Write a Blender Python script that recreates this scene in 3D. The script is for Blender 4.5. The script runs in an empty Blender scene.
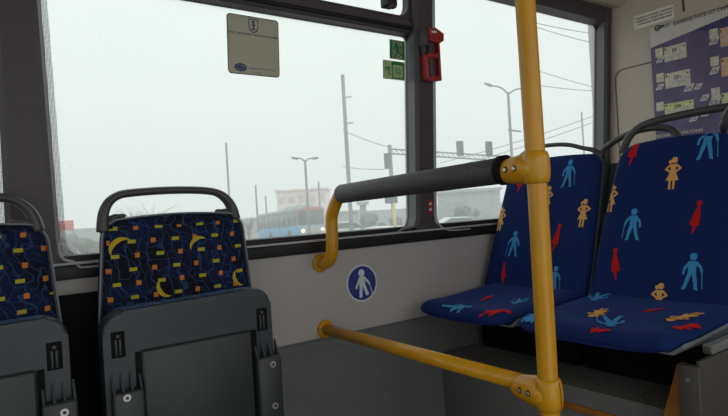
import bpy, bmesh, math, random
from math import sin, cos, pi, radians as R, sqrt, atan2
from mathutils import Vector as V, Matrix as M4
random.seed(7)
S = bpy.context.scene
COL = S.collection

# ------------------------------------------------------------------ camera
YAW, PITCH, ROLL, FPX = R(35.575), R(0.071), R(-3.385), 561.4
fw = V((sin(YAW)*cos(PITCH), cos(YAW)*cos(PITCH), sin(PITCH)))
_rt = V((cos(YAW), -sin(YAW), 0)); _up = _rt.cross(fw)
rt = _rt*cos(ROLL)+_up*sin(ROLL); up = -_rt*sin(ROLL)+_up*cos(ROLL)
cam_d = bpy.data.cameras.new('camera'); cam = bpy.data.objects.new('camera', cam_d); COL.objects.link(cam)
m = M4.Identity(4)
for i in range(3):
    m[i][0], m[i][1], m[i][2] = rt[i], up[i], -fw[i]
cam.matrix_world = m
cam_d.sensor_width = 36; cam_d.lens = 36*FPX/728; cam_d.clip_start = 0.02; cam_d.clip_end = 2000
S.camera = cam

# the eye is the origin; these turn a measured direction into a point on a real plane of the bus
def ray(x, y): return fw+rt*((x-364)/FPX)-up*((y-208)/FPX)
def pY(x, y, Y): d = ray(x, y); return d*(Y/d.y)
def pX(x, y, X): d = ray(x, y); return d*(X/d.x)
def pD(x, y, D): return ray(x, y)*D

# ------------------------------------------------------------------ materials
def mat(name, col, rough=.6, metal=0, noise=0, nscale=60, bump=0, bscale=200, spec=.5, coat=0, emit=None):
    ma = bpy.data.materials.new(name); ma.use_nodes = True
    nt = ma.node_tree; b = nt.nodes['Principled BSDF']
    b.inputs['Base Color'].default_value = (*col, 1); b.inputs['Roughness'].default_value = rough
    b.inputs['Metallic'].default_value = metal; b.inputs['Specular IOR Level'].default_value = spec
    b.inputs['Coat Weight'].default_value = coat
    tc = nt.nodes.new('ShaderNodeTexCoord')
    if noise:
        n = nt.nodes.new('ShaderNodeTexNoise'); n.inputs['Scale'].default_value = nscale; n.inputs['Detail'].default_value = 4
        r = nt.nodes.new('ShaderNodeMapRange'); r.inputs[1].default_value = .3; r.inputs[2].default_value = .7
        r.inputs[3].default_value = 1-noise; r.inputs[4].default_value = 1+noise
        x = nt.nodes.new('ShaderNodeVectorMath'); x.operation = 'SCALE'; x.inputs[0].default_value = col
        nt.links.new(tc.outputs['Object'], n.inputs['Vector']); nt.links.new(n.outputs['Fac'], r.inputs[0])
        nt.links.new(r.outputs[0], x.inputs['Scale']); nt.links.new(x.outputs[0], b.inputs['Base Color'])
    if bump:
        n2 = nt.nodes.new('ShaderNodeTexNoise'); n2.inputs['Scale'].default_value = bscale; n2.inputs['Detail'].default_value = 3
        bp = nt.nodes.new('ShaderNodeBump'); bp.inputs['Strength'].default_value = bump; bp.inputs['Distance'].default_value = .002
        nt.links.new(tc.outputs['Object'], n2.inputs['Vector']); nt.links.new(n2.outputs['Fac'], bp.inputs['Height'])
        nt.links.new(bp.outputs[0], b.inputs['Normal'])
    if emit:
        b.inputs['Emission Color'].default_value = (*emit[0], 1); b.inputs['Emission Strength'].default_value = emit[1]
    return ma

def see_through(ma, f):
    """thin vinyl that lets some daylight through"""
    nt = ma.node_tree; b = nt.nodes['Principled BSDF']; out = nt.nodes['Material Output']
    t = nt.nodes.new('ShaderNodeBsdfTranslucent'); t.inputs[0].default_value = b.inputs['Base Color'].default_value
    mx = nt.nodes.new('ShaderNodeMixShader'); mx.inputs[0].default_value = f
    nt.links.new(b.outputs[0], mx.inputs[1]); nt.links.new(t.outputs[0], mx.inputs[2]); nt.links.new(mx.outputs[0], out.inputs[0])
def node(nt, t, **kw):
    n = nt.nodes.new(t)
    for k, v in kw.items(): setattr(n, k, v)
    return n

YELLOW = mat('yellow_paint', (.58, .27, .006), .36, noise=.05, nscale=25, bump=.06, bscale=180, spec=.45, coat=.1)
YELLOW_DK = mat('dark_yellow_paint', (.36, .125, .01), .6, noise=.15, nscale=30)  # darker, browner yellow than the rails
FOAM = mat('black_foam', (.05, .046, .052), .55, noise=.5, nscale=300, bump=.55, bscale=420)
RUBBER = mat('black_rubber', (.006, .006, .007), .55)
FRAME = mat('dark_frame_plastic', (.060, .045, .052), .5, noise=.08, nscale=8)
FRAME_SIDE = mat('pillar_side_grey', (.11, .115, .125), .5)
TRIMGREY = mat('light_grey_trim', (.42, .42, .43), .45)
PANEL = mat('beige_grey_panel', (.42, .385, .37), .5, noise=.04, nscale=400, bump=.15, bscale=260)
REARWALL = mat('warm_beige_wall', (.53, .45, .37), .6, noise=.03, nscale=120, bump=.1, bscale=300)
GROOVE = mat('panel_groove', (.17, .12, .09), .7)
CEIL = mat('ceiling_panel', (.42, .35, .29), .6, noise=.03, nscale=60)
KICK = mat('grey_speckled_vinyl', (.138, .142, .137), .65, noise=.35, nscale=420, bump=.35, bscale=300)
GRIT = mat('gritty_podium_top', (.17, .165, .15), .8, noise=.6, nscale=160, bump=.5, bscale=220)
FLOORM = mat('dark_speckled_floor', (.07, .072, .07), .6, noise=.45, nscale=300, bump=.3, bscale=260)
SHELL = mat('slate_grey_plastic', (.030, .038, .047), .42, noise=.06, nscale=30, bump=.08, bscale=500)
SHELL2 = mat('dark_slate_plastic', (.024, .031, .031), .45, noise=.06, nscale=30, bump=.1, bscale=600)
BLACKP = mat('black_plastic', (.003, .003, .0035), .75, spec=.2)  # plastic taken near black so gaps behind and under seats read as shadow
HANDLE = mat('charcoal_handle_plastic', (.055, .052, .058), .42, bump=.08, bscale=400)
PIPING = mat('grey_piping', (.2, .215, .25), .5)
STEEL = mat('steel_bolt', (.55, .53, .5), .35, metal=.9)
GREYMETAL = mat('grey_painted_metal', (.062, .055, .05), .5, noise=.05, nscale=40)
BARGREY = mat('light_grey_metal', (.16, .16, .16), .4)
RED = mat('red_plastic', (.33, .015, .014), .45)
DARKGREY = mat('dark_grey_plastic', (.05, .045, .05), .5)
BLUE = mat('sign_blue', (.018, .03, .2), .45)
WHITE = mat('sign_white', (.62, .66, .7), .5)
PLATE = mat('sticker_taupe', (.55, .52, .44), .5); see_through(PLATE, .6)
NAVY = mat('navy_print', (.03, .05, .13), .5)
INK = mat('black_print', (.02, .02, .022), .5)
GREEN = mat('safety_green', (.0, .22, .08), .5)
PALEGREEN = mat('photoluminescent_cream', (.50, .56, .36), .5); see_through(PALEGREEN, .5)
NOTICE = mat('notice_paper', (.78, .72, .64), .6)
PURPLE = mat('poster_purple', (.115, .085, .18), .45, noise=.18, nscale=9)
POSTERW = mat('poster_white', (.60, .56, .52), .45)
POSTERBLUE = mat('poster_deep_blue', (.05, .042, .14), .45, noise=.15, nscale=9)
NOTE1 = mat('banknote_cream', (.60, .55, .44), .5, noise=.2, nscale=60)
NOTE2 = mat('banknote_green', (.58, .60, .30), .5, noise=.2, nscale=60)
NOTE3 = mat('banknote_orange', (.62, .42, .26), .5, noise=.2, nscale=60)
GLASSBIT = mat('note_hologram', (.45, .45, .5), .4, noise=.35, nscale=150)

def fabric_blue():
    ma = mat('priority_blue_velour', (.007, .02, .105), .9, bump=.12, bscale=900)
    b = ma.node_tree.nodes['Principled BSDF']; b.inputs['Sheen Weight'].default_value = .12; b.inputs['Sheen Roughness'].default_value = .4
    b.inputs['Sheen Tint'].default_value = (.2, .35, 1, 1); b.inputs['Specular IOR Level'].default_value = .15
    return ma
FABRIC = fabric_blue()
MBLUE = mat('motif_light_blue', (.05, .27, .56), .85, spec=.15)
MRED = mat('motif_red', (.50, .010, .012), .85, spec=.15)
MORANGE = mat('motif_sand', (.70, .37, .11), .85, spec=.15)

def fabric_swirl():
    ma = mat('swirl_velour', (.004, .006, .02), .85, spec=.2)
    nt = ma.node_tree; b = nt.nodes['Principled BSDF']
    tc = node(nt, 'ShaderNodeTexCoord')
    def lines(scale, dist, dsc, w, rot):
        mp = node(nt, 'ShaderNodeMapping'); mp.inputs['Rotation'].default_value = (0, rot, 0)
        wv = node(nt, 'ShaderNodeTexWave', wave_type='BANDS', bands_direction='X', wave_profile='SIN')
        wv.inputs['Scale'].default_value = scale; wv.inputs['Distortion'].default_value = dist
        wv.inputs['Detail'].default_value = 1; wv.inputs['Detail Scale'].default_value = dsc
        nt.links.new(tc.outputs['Object'], mp.inputs[0]); nt.links.new(mp.outputs[0], wv.inputs['Vector'])
        r = node(nt, 'ShaderNodeMapRange'); r.inputs[1].default_value = w; r.inputs[2].default_value = 1
        nt.links.new(wv.outputs['Fac'], r.inputs[0]); return r.outputs[0]
    a = lines(11, 9, 1.6, .95, .2); c = lines(10, 14, 2.2, .96, 1.2)
    mx = node(nt, 'ShaderNodeMath', operation='MAXIMUM'); nt.links.new(a, mx.inputs[0]); nt.links.new(c, mx.inputs[1])
    n = node(nt, 'ShaderNodeTexNoise'); n.inputs['Scale'].default_value = 14; nt.links.new(tc.outputs['Object'], n.inputs['Vector'])
    r2 = node(nt, 'ShaderNodeMapRange'); r2.inputs[1].default_value = .42; r2.inputs[2].default_value = .62; nt.links.new(n.outputs['Fac'], r2.inputs[0])
    base = node(nt, 'ShaderNodeMix', data_type='RGBA'); base.inputs[6].default_value = (.005, .005, .012, 1); base.inputs[7].default_value = (.006, .012, .048, 1)
    nt.links.new(r2.outputs[0], base.inputs[0])
    fin = node(nt, 'ShaderNodeMix', data_type='RGBA'); fin.inputs[7].default_value = (.022, .05, .13, 1)
    nt.links.new(mx.outputs[0], fin.inputs[0]); nt.links.new(base.outputs[2], fin.inputs[6]); nt.links.new(fin.outputs[2], b.inputs['Base Color'])
    return ma
SWIRL = fabric_swirl()
SWYEL = mat('weave_yellow', (.42, .36, .015), .85)
SWORG = mat('weave_orange', (.55, .17, .02), .85)
SWMOON = mat('weave_moon_yellow', (.50, .38, .01), .85)
SWEDGE = mat('weave_bright_edge', (.05, .12, .26), .85, noise=.8, nscale=70)

def glass_mat():
    ma = bpy.data.materials.new('rain_wet_glass'); ma.use_nodes = True
    nt = ma.node_tree; nt.nodes.clear()
    out = node(nt, 'ShaderNodeOutputMaterial'); tc = node(nt, 'ShaderNodeTexCoord')
    tr = node(nt, 'ShaderNodeBsdfTransparent'); tr.inputs[0].default_value = (.635, .66, .65, 1)   # coach-glass tint, added to dim the sky seen through it
    tl = node(nt, 'ShaderNodeBsdfTranslucent'); tl.inputs[0].default_value = (.72, .755, .74, 1)  # veil of the wet pane, also standing in for the haze outside
    mist = node(nt, 'ShaderNodeTexNoise'); mist.inputs['Scale'].default_value = 3.5; mist.inputs['Detail'].default_value = 5
    vo = node(nt, 'ShaderNodeTexVoronoi'); vo.inputs['Scale'].default_value = 130
    dr = node(nt, 'ShaderNodeMapRange'); dr.inputs[1].default_value = .30; dr.inputs[2].default_value = .18; dr.inputs[3].default_value = 0; dr.inputs[4].default_value = .10
    big = node(nt, 'ShaderNodeTexNoise'); big.inputs['Scale'].default_value = 22
    bm_ = node(nt, 'ShaderNodeMapRange'); bm_.inputs[1].default_value = .45; bm_.inputs[2].default_value = .62
    mul = node(nt, 'ShaderNodeMath', operation='MULTIPLY')
    mr = node(nt, 'ShaderNodeMapRange'); mr.inputs[1].default_value = .3; mr.inputs[2].default_value = .7; mr.inputs[3].default_value = .28; mr.inputs[4].default_value = .42
    ad = node(nt, 'ShaderNodeMath', operation='ADD', use_clamp=True); mix = node(nt, 'ShaderNodeMixShader')
    for t in (mist, vo, big): nt.links.new(tc.outputs['Object'], t.inputs['Vector'])
    nt.links.new(vo.outputs['Distance'], dr.inputs[0]); nt.links.new(big.outputs['Fac'], bm_.inputs[0])
    nt.links.new(dr.outputs[0], mul.inputs[0]); nt.links.new(bm_.outputs[0], mul.inputs[1])
    nt.links.new(mist.outputs['Fac'], mr.inputs[0]); nt.links.new(mr.outputs[0], ad.inputs[0]); nt.links.new(mul.outputs[0], ad.inputs[1])
    nt.links.new(ad.outputs[0], mix.inputs[0]); nt.links.new(tr.outputs[0], mix.inputs[1]); nt.links.new(tl.outputs[0], mix.inputs[2])
    nt.links.new(mix.outputs[0], out.inputs[0]); return ma
GLASS = glass_mat()

def frit_mat():
    ma = bpy.data.materials.new('dotted_frit'); ma.use_nodes = True
    nt = ma.node_tree; nt.nodes.clear()
    out = node(nt, 'ShaderNodeOutputMaterial'); tc = node(nt, 'ShaderNodeTexCoord')
    mp = node(nt, 'ShaderNodeMapping'); mp.inputs['Rotation'].default_value = (0, R(45), 0); mp.inputs['Scale'].default_value = (1, .01, 1)
    ck = node(nt, 'ShaderNodeTexChecker'); ck.inputs['Scale'].default_value = 450
    tr = node(nt, 'ShaderNodeBsdfTransparent'); d = node(nt, 'ShaderNodeBsdfDiffuse'); d.inputs[0].default_value = (.03, .028, .03, 1)
    mix = node(nt, 'ShaderNodeMixShader')
    nt.links.new(tc.outputs['Object'], mp.inputs[0]); nt.links.new(mp.outputs[0], ck.inputs[0])
    nt.links.new(ck.outputs['Fac'], mix.inputs[0]); nt.links.new(tr.outputs[0], mix.inputs[1]); nt.links.new(d.outputs[0], mix.inputs[2])
    nt.links.new(mix.outputs[0], out.inputs[0]); return ma
FRIT = frit_mat()

# ------------------------------------------------------------------ mesh helpers
class MB:
    def __init__(s): s.bm = bmesh.new(); s.mats = []
    def mi(s, ma):
        if ma not in s.mats: s.mats.append(ma)
        return s.mats.index(ma)
    def face(s, pts, ma, smooth=False):
        vs = [s.bm.verts.new(p) for p in pts]
        f = s.bm.faces.new(vs); f.material_index = s.mi(ma); f.smooth = smooth; return f
    def box(s, lo, hi, ma, bevel=0, mtx=None, seg=2):
        b2 = bmesh.new(); bmesh.ops.create_cube(b2, size=1)
        c = (V(lo)+V(hi))/2; d = V(hi)-V(lo)
        for v in b2.verts: v.co = V((c.x+v.co.x*d.x, c.y+v.co.y*d.y, c.z+v.co.z*d.z))
        if bevel: bmesh.ops.bevel(b2, geom=b2.edges[:], offset=bevel, segments=seg, profile=.5, affect='EDGES')
        s.merge(b2, ma, mtx, bevel > 0)
    def merge(s, b2, ma, mtx=None, smooth=False):
        mp = {}
        for v in b2.verts: mp[v] = s.bm.verts.new(mtx @ v.co if mtx else v.co)
        k = s.mi(ma)
        for f in b2.faces:
            nf = s.bm.faces.new([mp[v] for v in f.verts]); nf.material_index = k; nf.smooth = smooth
        b2.free()
    def prism(s, poly, fn, ma, smooth=False, cap=True):
        """poly: 2D points; fn(p, t) -> 3D with t 0/1 for the two ends"""
        a = [s.bm.verts.new(fn(p, 0)) for p in poly]; b = [s.bm.verts.new(fn(p, 1)) for p in poly]
        k = s.mi(ma); n = len(poly); fs = []
        for i in range(n): fs.append(s.bm.faces.new([a[i], a[(i+1) % n], b[(i+1) % n], b[i]]))
        if cap: fs.append(s.bm.faces.new(a[::-1])); fs.append(s.bm.faces.new(b))
        for f in fs: f.material_index = k
        if smooth:
            for f in fs[:n]: f.smooth = True
    def frame(s, outer, inner, fn, ma):
        """ring between two polygons with as many points, extruded"""
        n = len(outer); k = s.mi(ma)
        A = [[s.bm.verts.new(fn(p, t)) for p in pl] for pl in (outer, inner) for t in (0, 1)]
        o0, o1, i0, i1 = A
        for j in range(n):
            q = (j+1) % n
            for vs in ([o0[j], o0[q], i0[q], i0[j]], [o1[q], o1[j], i1[j], i1[q]], [o0[q], o0[j], o1[j], o1[q]], [i0[j], i0[q], i1[q], i1[j]]):
                f = s.bm.faces.new(vs); f.material_index = k
    def tube(s, path, r, ma, n=14, caps=True, flat=1.0, upv=None):
        path = [V(p) for p in path]; rs = r if isinstance(r, (list, tuple)) else [r]*len(path)
        rings = []; k = s.mi(ma); prev = None
        for i, p in enumerate(path):
            t = (path[min(i+1, len(path)-1)]-path[max(i-1, 0)]).normalized()
            if prev is None:
                u = V(upv) if upv else (V((0, 0, 1)) if abs(t.z) < .9 else V((1, 0, 0)))
            else: u = prev
            u = (u-t*u.dot(t)).normalized(); w = t.cross(u); prev = u
            rings.append([s.bm.verts.new(p+(u*cos(2*pi*j/n)+w*sin(2*pi*j/n)*flat)*rs[i]) for j in range(n)])
        for a, b in zip(rings, rings[1:]):
            for j in range(n):
                f = s.bm.faces.new([a[j], a[(j+1) % n], b[(j+1) % n], b[j]]); f.material_index = k; f.smooth = True
        if caps:
            f = s.bm.faces.new(rings[0][::-1]); f.material_index = k
            f = s.bm.faces.new(rings[-1]); f.material_index = k
    def grid(s, rows, ma, smooth=True, closed=False):
        vs = [[s.bm.verts.new(p) for p in r] for r in rows]; k = s.mi(ma); n = len(rows[0])
        for a, b in zip(vs, vs[1:]):
            for j in range(n if closed else n-1):
                q = (j+1) % n
                f = s.bm.faces.new([a[j], a[q], b[q], b[j]]); f.material_index = k; f.smooth = smooth
        return vs
    def sphere(s, c, r, ma, sx=1, sy=1, sz=1, sub=2, jit=0):
        b2 = bmesh.new(); bmesh.ops.create_icosphere(b2, subdivisions=sub, radius=r)
        for v in b2.verts:
            q = 1+random.uniform(-jit, jit); v.co = V((c[0]+v.co.x*sx*q, c[1]+v.co.y*sy*q, c[2]+v.co.z*sz*q))
        s.merge(b2, ma, None, jit == 0)
    def build(s, name, parent=None, rec=True):
        me = bpy.data.meshes.new(name)
        if rec: bmesh.ops.recalc_face_normals(s.bm, faces=s.bm.faces[:])
        if parent is not None:
            off = world(parent)
            for v in s.bm.verts: v.co -= off
        s.bm.to_mesh(me); s.bm.free()
        for ma in s.mats: me.materials.append(ma)
        o = bpy.data.objects.new(name, me); COL.objects.link(o)
        if parent is not None: o.parent = parent
        return o
def world(o):
    w = V((0, 0, 0))
    while o is not None: w += o.location; o = o.parent
    return w
def thing(name, label, cat, loc=(0, 0, 0), group=None):
    o = bpy.data.objects.new(name, None); COL.objects.link(o); o.location = loc; o.empty_display_size = .05
    o['label'] = label; o['category'] = cat
    if group: o['group'] = group
    return o
def tag(o, label, cat, group=None, kind=None):
    o['label'] = label; o['category'] = cat
    if group: o['group'] = group
    if kind: o['kind'] = kind
    return o
def struct(o): o['kind'] = 'structure'; return o
def sempty(name, loc=(0, 0, 0)):
    o = bpy.data.objects.new(name, None); COL.objects.link(o); o.location = loc; o['kind'] = 'structure'; return o
def rrect(x0, z0, x1, z1, r, n=6):
    out = []
    rr = r if isinstance(r, (list, tuple)) else (r, r, r, r)
    for cx, cz, a0, q in ((x1, z1, 0, rr[0]), (x0, z1, 90, rr[1]), (x0, z0, 180, rr[2]), (x1, z0, 270, rr[3])):
        sx = -1 if cx == x1 else 1; sz = -1 if cz == z1 else 1
        for i in range(n+1):
            a = R(a0+90*i/n); out.append((cx+sx*q+q*cos(a), cz+sz*q+q*sin(a)))
    return out
def arc(c, r, a0, a1, n): return [(c[0]+r*cos(a0+(a1-a0)*i/n), c[1]+r*sin(a0+(a1-a0)*i/n)) for i in range(n+1)]
def smooth_path(pts, n=8):
    pts = [V(p) for p in pts]; P = [pts[0]*2-pts[1]]+pts+[pts[-1]*2-pts[-2]]; out = []
    for i in range(1, len(P)-2):
        for j in range(n):
            t = j/n; a, b, c, d = P[i-1:i+3]
            out.append(.5*((2*b)+(c-a)*t+(2*a-5*b+4*c-d)*t*t+(3*b-a-3*c+d)*t**3))
    return out+[pts[-1]]
def text_bm(mb, body, size, org, xd, ud, ma, align='LEFT', sx=1.0, bold=.018):
    cu = bpy.data.curves.new('t', 'FONT'); cu.body = body; cu.size = size; cu.align_x = align; cu.resolution_u = 2; cu.offset = bold*size
    ob = bpy.data.objects.new('t', cu); COL.objects.link(ob)
    dg = bpy.context.evaluated_depsgraph_get(); me = bpy.data.meshes.new_from_object(ob.evaluated_get(dg))
    xd, ud, org = V(xd), V(ud), V(org); k = mb.mi(ma)
    vs = [mb.bm.verts.new(org+xd*(v.co.x*sx)+ud*v.co.y) for v in me.vertices]
    for p in me.polygons:
        try: f = mb.bm.faces.new([vs[i] for i in p.vertices]); f.material_index = k
        except ValueError: pass
    bpy.data.objects.remove(ob); bpy.data.curves.remove(cu); bpy.data.meshes.remove(me)

# ------------------------------------------------------------------ 1. shell of the bus
FL = -1.05                       # floor level (eye = 0)
YW, TILT, Z0 = 1.65, .0735, -.10  # side wall, its lean above the sill
YGL = 1.705                       # glass, set back from the inner trim
XR = 2.76                        # rear wall
def yl(z, y=YW): return y-TILT*max(0, z-Z0)       # leaning plane
def pL(px, py, y=YW):                              # point where a direction meets the leaning wall
    z = 0
    for _ in range(12): p = pY(px, py, yl(z, y)); z = p.z
    return p
YO = -.80                        # opposite side wall
XF = -4.2

b = MB(); b.box((XF, YO, FL-.06), (XR+.05, YW+.06, FL), FLOORM); struct(b.build('floor'))
# roof with the sloping coves along both sides
b = MB()
cv = [(YW+.06, .96), (yl(.96, 1.60), .945), (1.25, 1.10), (.95, 1.19), (-.1, 1.19), (-.42, 1.10), (YO, .98), (YO-.06, .98), (YO-.06, 1.3), (YW+.06, 1.3)]
b.prism(cv, lambda p, t: (XF if t == 0 else XR+.05, p[0], p[1]), CEIL); struct(b.build('ceiling'))
# window-side wall below the sill
b = MB(); b.box((XF, YW, -.437), (XR, YW+.06, -.139), PANEL)
for xs in (-.55, 1.545): b.box((xs, YW-.0015, -.436), (xs+.003, YW, -.14), TRIMGREY)
struct(b.build('wall_back'))
b = MB(); b.box((XF, YW-.004, FL), (XR, YW+.06, -.4375), KICK); b.box((XF, YW-.007, -.4375), (XR, YW, -.4295), FRAME_SIDE)
struct(b.build('baseboard_back'))
# rear wall with its raised panel
b = MB(); b.box((XR, YO-.06, FL), (XR+.05, YW+.06, 1.2), REARWALL)
g0 = pX(616, 60, XR); g1 = pX(649, 56, XR)
struct(b.build('wall_right'))
b = MB()
zt = pX(617, 70, XR).z
outer = rrect(.3, -.8, pX(616, 100, XR).y, zt, .05)
inner = rrect(.308, -.792, pX(616, 100, XR).y-.007, zt-.007, .045)
b.frame(outer, inner, lambda p, t: (XR-.0018*t, p[0], p[1]), GROOVE)
struct(b.build('trim_3'))
b = MB(); y = pX(683.5, 5, XR).y; b.box((XR-.003, y-.004, pX(683, 12, XR).z), (XR, y+.004, 1.1), DARKGREY); struct(b.build('trim_4'))
# opposite wall: its window and door openings let the daylight in
b = MB()
for x0, x1 in ((XF, -.2), (1.15, XR)): b.box((x0, YO-.06, FL), (x1, YO, -.12), PANEL)
b.box((XF, YO-.06, .88), (XR, YO, 1.0), FRAME)
for x0, x1 in ((XF, XF+.2), (-2.3, -2.2), (-.3, -.2), (1.15, 1.25), (XR-.08, XR)): b.box((x0, YO-.06, -.12), (x1, YO, .88), FRAME)
struct(b.build('wall_front'))
b = MB(); b.box((XF-.06, YO-.06, FL), (XF, YW+.06, -.25), REARWALL); b.box((XF-.06, YO-.06, .9), (XF, YW+.06, 1.3), REARWALL); struct(b.build('wall_left'))

# ------------------------------------------------------------------ 2. windows
def LW(y, dx=0):
    return lambda p, t: (p[0], yl(p[1], y)-t*dx, p[1])
YF = 1.643                        # inner face of pillars
def window(name, xa, xb, za, zb, rad, frit=None, skew=None):
    w = sempty(name, (xa, YGL, za)); sk = lambda pl: [(p[0]+(skew(p[1]) if skew and p[0] < (xa+xb)/2 else 0), p[1]) for p in pl]
    b = MB(); pl = sk(rrect(xa-.02, za-.02, xb+.02, zb+.02, .03)); k = b.mi(GLASS)
    vs = [b.bm.verts.new((p[0], yl(p[1], YGL+.012), p[1])) for p in pl]; f = b.bm.faces.new(vs); f.material_index = k
    b.build('pane', w)
    b = MB()                      # gasket round the opening
    n = 8
    outer = rrect(xa-.012, za-.012, xb+.012, zb+.012, [r+.01 for r in rad], n); inner = rrect(xa, za, xb, zb, rad, n)
    b.frame(sk(outer), sk(inner), LW(YGL+.010, .016), RUBBER); b.build('gasket', w)
    if frit:
        b = MB(); inn = rrect(xa+frit[0], za+frit[1], xb-frit[2], zb-frit[3], [max(r-.005, .01) for r in rad], n); out = rrect(xa-.002, za-.002, xb+.002, zb+.002, rad, n)
        vo = [b.bm.verts.new((p[0], yl(p[1], YGL+.008), p[1])) for p in sk(out)]; vi = [b.bm.verts.new((p[0], yl(p[1], YGL+.008), p[1])) for p in sk(inn)]
        for j in range(len(vo)):
            q = (j+1) % len(vo); f = b.bm.faces.new([vo[j], vo[q], vi[q], vi[j]]); f.material_index = b.mi(FRIT)
        b.build('dotted_border', w)
    return w
zs = pL(270, 242.6, YGL).z
_a, _b = pL(36.5, 20, YF), pL(53, 225, YF)
skx = lambda z: (_a.x-_b.x)*(z-_b.z)/(_a.z-_b.z)
xL = _b.x            # right edge of the wide left pillar
xa1, xb1 = pL(56, 225, YGL).x+.002, pL(408.5, 60, YGL).x
ztr = pL(340, 25, YGL-.03).z+.016               # underside of the transom
w1 = window('window_1', xa1-.02, xb1, zs, ztr, (.04, .01, .05, .05), (.040, .010, .004, .008), skx)
b = MB()                          # transom bar
b.box((0, 0, 0), (1, 1, 1), RUBBER) if False else None
def ledge(b, x0, x1, z0, z1, y0, y1, ma):   # bar that leans with the wall (y0 outer, y1 inner)
    b.prism([(y0, z0), (y1+.006, z0), (y1, z0+.006), (y1, z1-.006), (y1+.006, z1), (y0, z1)], lambda p, t: (x0 if t == 0 else x1, yl(p[1], p[0]), p[1]), ma)
ledge(b, xa1-.03, xb1+.01, ztr-.004, ztr+.052, YGL+.02, YGL-.035, FRAME)
ledge(b, xa1-.03, xb1+.01, ztr+.006, ztr+.022, YGL, YGL-.042, RUBBER)
b.build('transom', w1)
b = MB()                          # vent sash above it with its catch
pl = rrect(xa1-.01, ztr+.04, xb1+.0, .95, .03); f = b.face([(p[0], yl(p[1], YGL+.012), p[1]) for p in pl], GLASS); b.build('vent_pane', w1)
b = MB()
outer = rrect(xa1-.03, ztr+.045, xb1+.015, .97, .03); inner = rrect(xa1, ztr+.058, xb1-.022, .95, [.02, .02, .02, .05])
b.frame(outer, inner, LW(YGL+.006, .035), FRAME); b.build('vent_frame', w1)
c = pL(388, 3, YGL-.04)
b = MB(); b.box((c.x-.022, c.y-.03, c.z-.018), (c.x+.022, c.y+.02, c.z+.04), RUBBER, .006); b.box((c.x-.012, c.y-.034, c.z-.026), (c.x+.014, c.y-.01, c.z-.012), FRAME, .003); b.build('vent_catch', w1)

xa2, xb2, zt2 = pL(430, 100, YGL).x, pL(597, 70, YGL).x, pL(560, 13.5, YGL).z
w2 = window('window_2', xa2, xb2, zs-.012, zt2, (.06, .03, .05, .04), (.004, .008, .002, .006))
w3 = window('window_3', -1.25, pL(6, 215, YGL).x, zs, ztr, (.04, .04, .05, .05), (.02, .02, .03, .02))
# pillars, header, sill
def pillar(name, x0, x1, xf0, xf1, foot0=.0, foot1=.0, z1=.99, side=None, skew=lambda z: 0):
    """x0..x1 at the glass, xf0..xf1 on the inner face; the foot flares into the sill"""
    b = MB(); rows = []
    zz = [-.139, -.118, -.104, -.09, -.07, -.045, -.015, .03, .2, .4, .6, .8, z1]
    def fl(z, q): return q*min(1.25, max(0, (-.035-z)/.069))**2.6
    for z in zz:
        a, c = fl(z, foot0), fl(z, foot1)+skew(z)
        rows.append([V((x0-a, yl(z, YGL+.02), z)), V((x0-a, yl(z, YGL-.002), z)), V((xf0-a*.9-.006, yl(z, YF+.012), z)), V((xf0-a*.9+.006, yl(z, YF), z)),
                     V((xf1+c-.006, yl(z, YF), z)), V((xf1+c+.006, yl(z, YF+.012), z)), V((x1+c, yl(z, YGL-.002), z)), V((x1+c, yl(z, YGL+.02), z))])
    vs = b.grid(rows, FRAME, smooth=False)
    for f in b.bm.faces: pass
    b.bm.faces.ensure_lookup_table()
    if side:
        k = b.mi(side); nr = len(rows)-1
        for i in range(nr): b.bm.faces[i*7+1].material_index = k
        if side: 
            for i in range(nr): b.bm.faces[i*7+5].material_index = k
    b.bm.faces.new([v for v in vs[0]]); b.bm.faces.new([v for v in vs[-1]][::-1])
    return struct(b.build(name))
pf = pL(418, 100, YF).x; pr = pL(434.3, 100, YF).x
pillar('trim_1', xb1-.005, xa2+.03, pf, pr, .045, .04, side=FRAME_SIDE)
xw3 = pL(6, 215, YGL).x
pillar('trim_2', xw3+.0, xL+.02, pL(7.5, 215, YF).x, xL, .02, .04, skew=skx)
jr0 = pL(606.5, 104, YF).x
pillar('trim_5', xb2-.004, XR, jr0, XR-.006, .03, 0, side=FRAME_SIDE)
b = MB()
ledge(b, pr-.02, XR, zt2-.012, .985, YGL+.02, YF+.004, FRAME); struct(b.build('trim_6'))
b = MB()
ledge(b, XF, pf+.02, .94, .985, YGL+.02, YF+.004, FRAME); struct(b.build('trim_7'))
b = MB()   # sill: black seal, light strip, black strip
b.box((XF, YW-.012, -.139), (XR, YW+.05, -.103), RUBBER, .002)
b.box((XF, YW-.016, -.1015), (XR, YW+.05, -.0945), TRIMGREY, .001)
b.box((XF, YW-.006, -.0955), (XR, YGL+.02, -.078), RUBBER, .002); b.box((XF, YGL-.008, -.10), (XR, YGL+.03, zs+.002), RUBBER, .002)
struct(b.build('trim_8'))
# light rubber lips curling round the window's bottom corners
b = MB()
def lip(px0): 
    pass
pts = [pL(x, y, YF-.002) for x, y in ((58, 243), (59.5, 254), (64, 259.5), (71, 261.5), (76, 263.5), (79, 266.5), (83, 267.3), (100, 265.6))]
b.tube(smooth_path(pts, 5), .004, TRIMGREY, 8)
pts = [pL(x, y, YF-.002) for x, y in ((372, 235.6), (396, 232.6), (402, 229.5), (409, 227.5), (416, 226))]
b.tube(smooth_path(pts, 5), .005, BARGREY, 8)
pts = [pL(x, y, YF-.002) for x, y in ((437, 221), (440, 225.5), (445, 229), (452, 230.3), (470, 228.6))]
b.tube(smooth_path(pts, 5), .004, TRIMGREY, 8)
struct(b.build('trim_9'))

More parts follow.
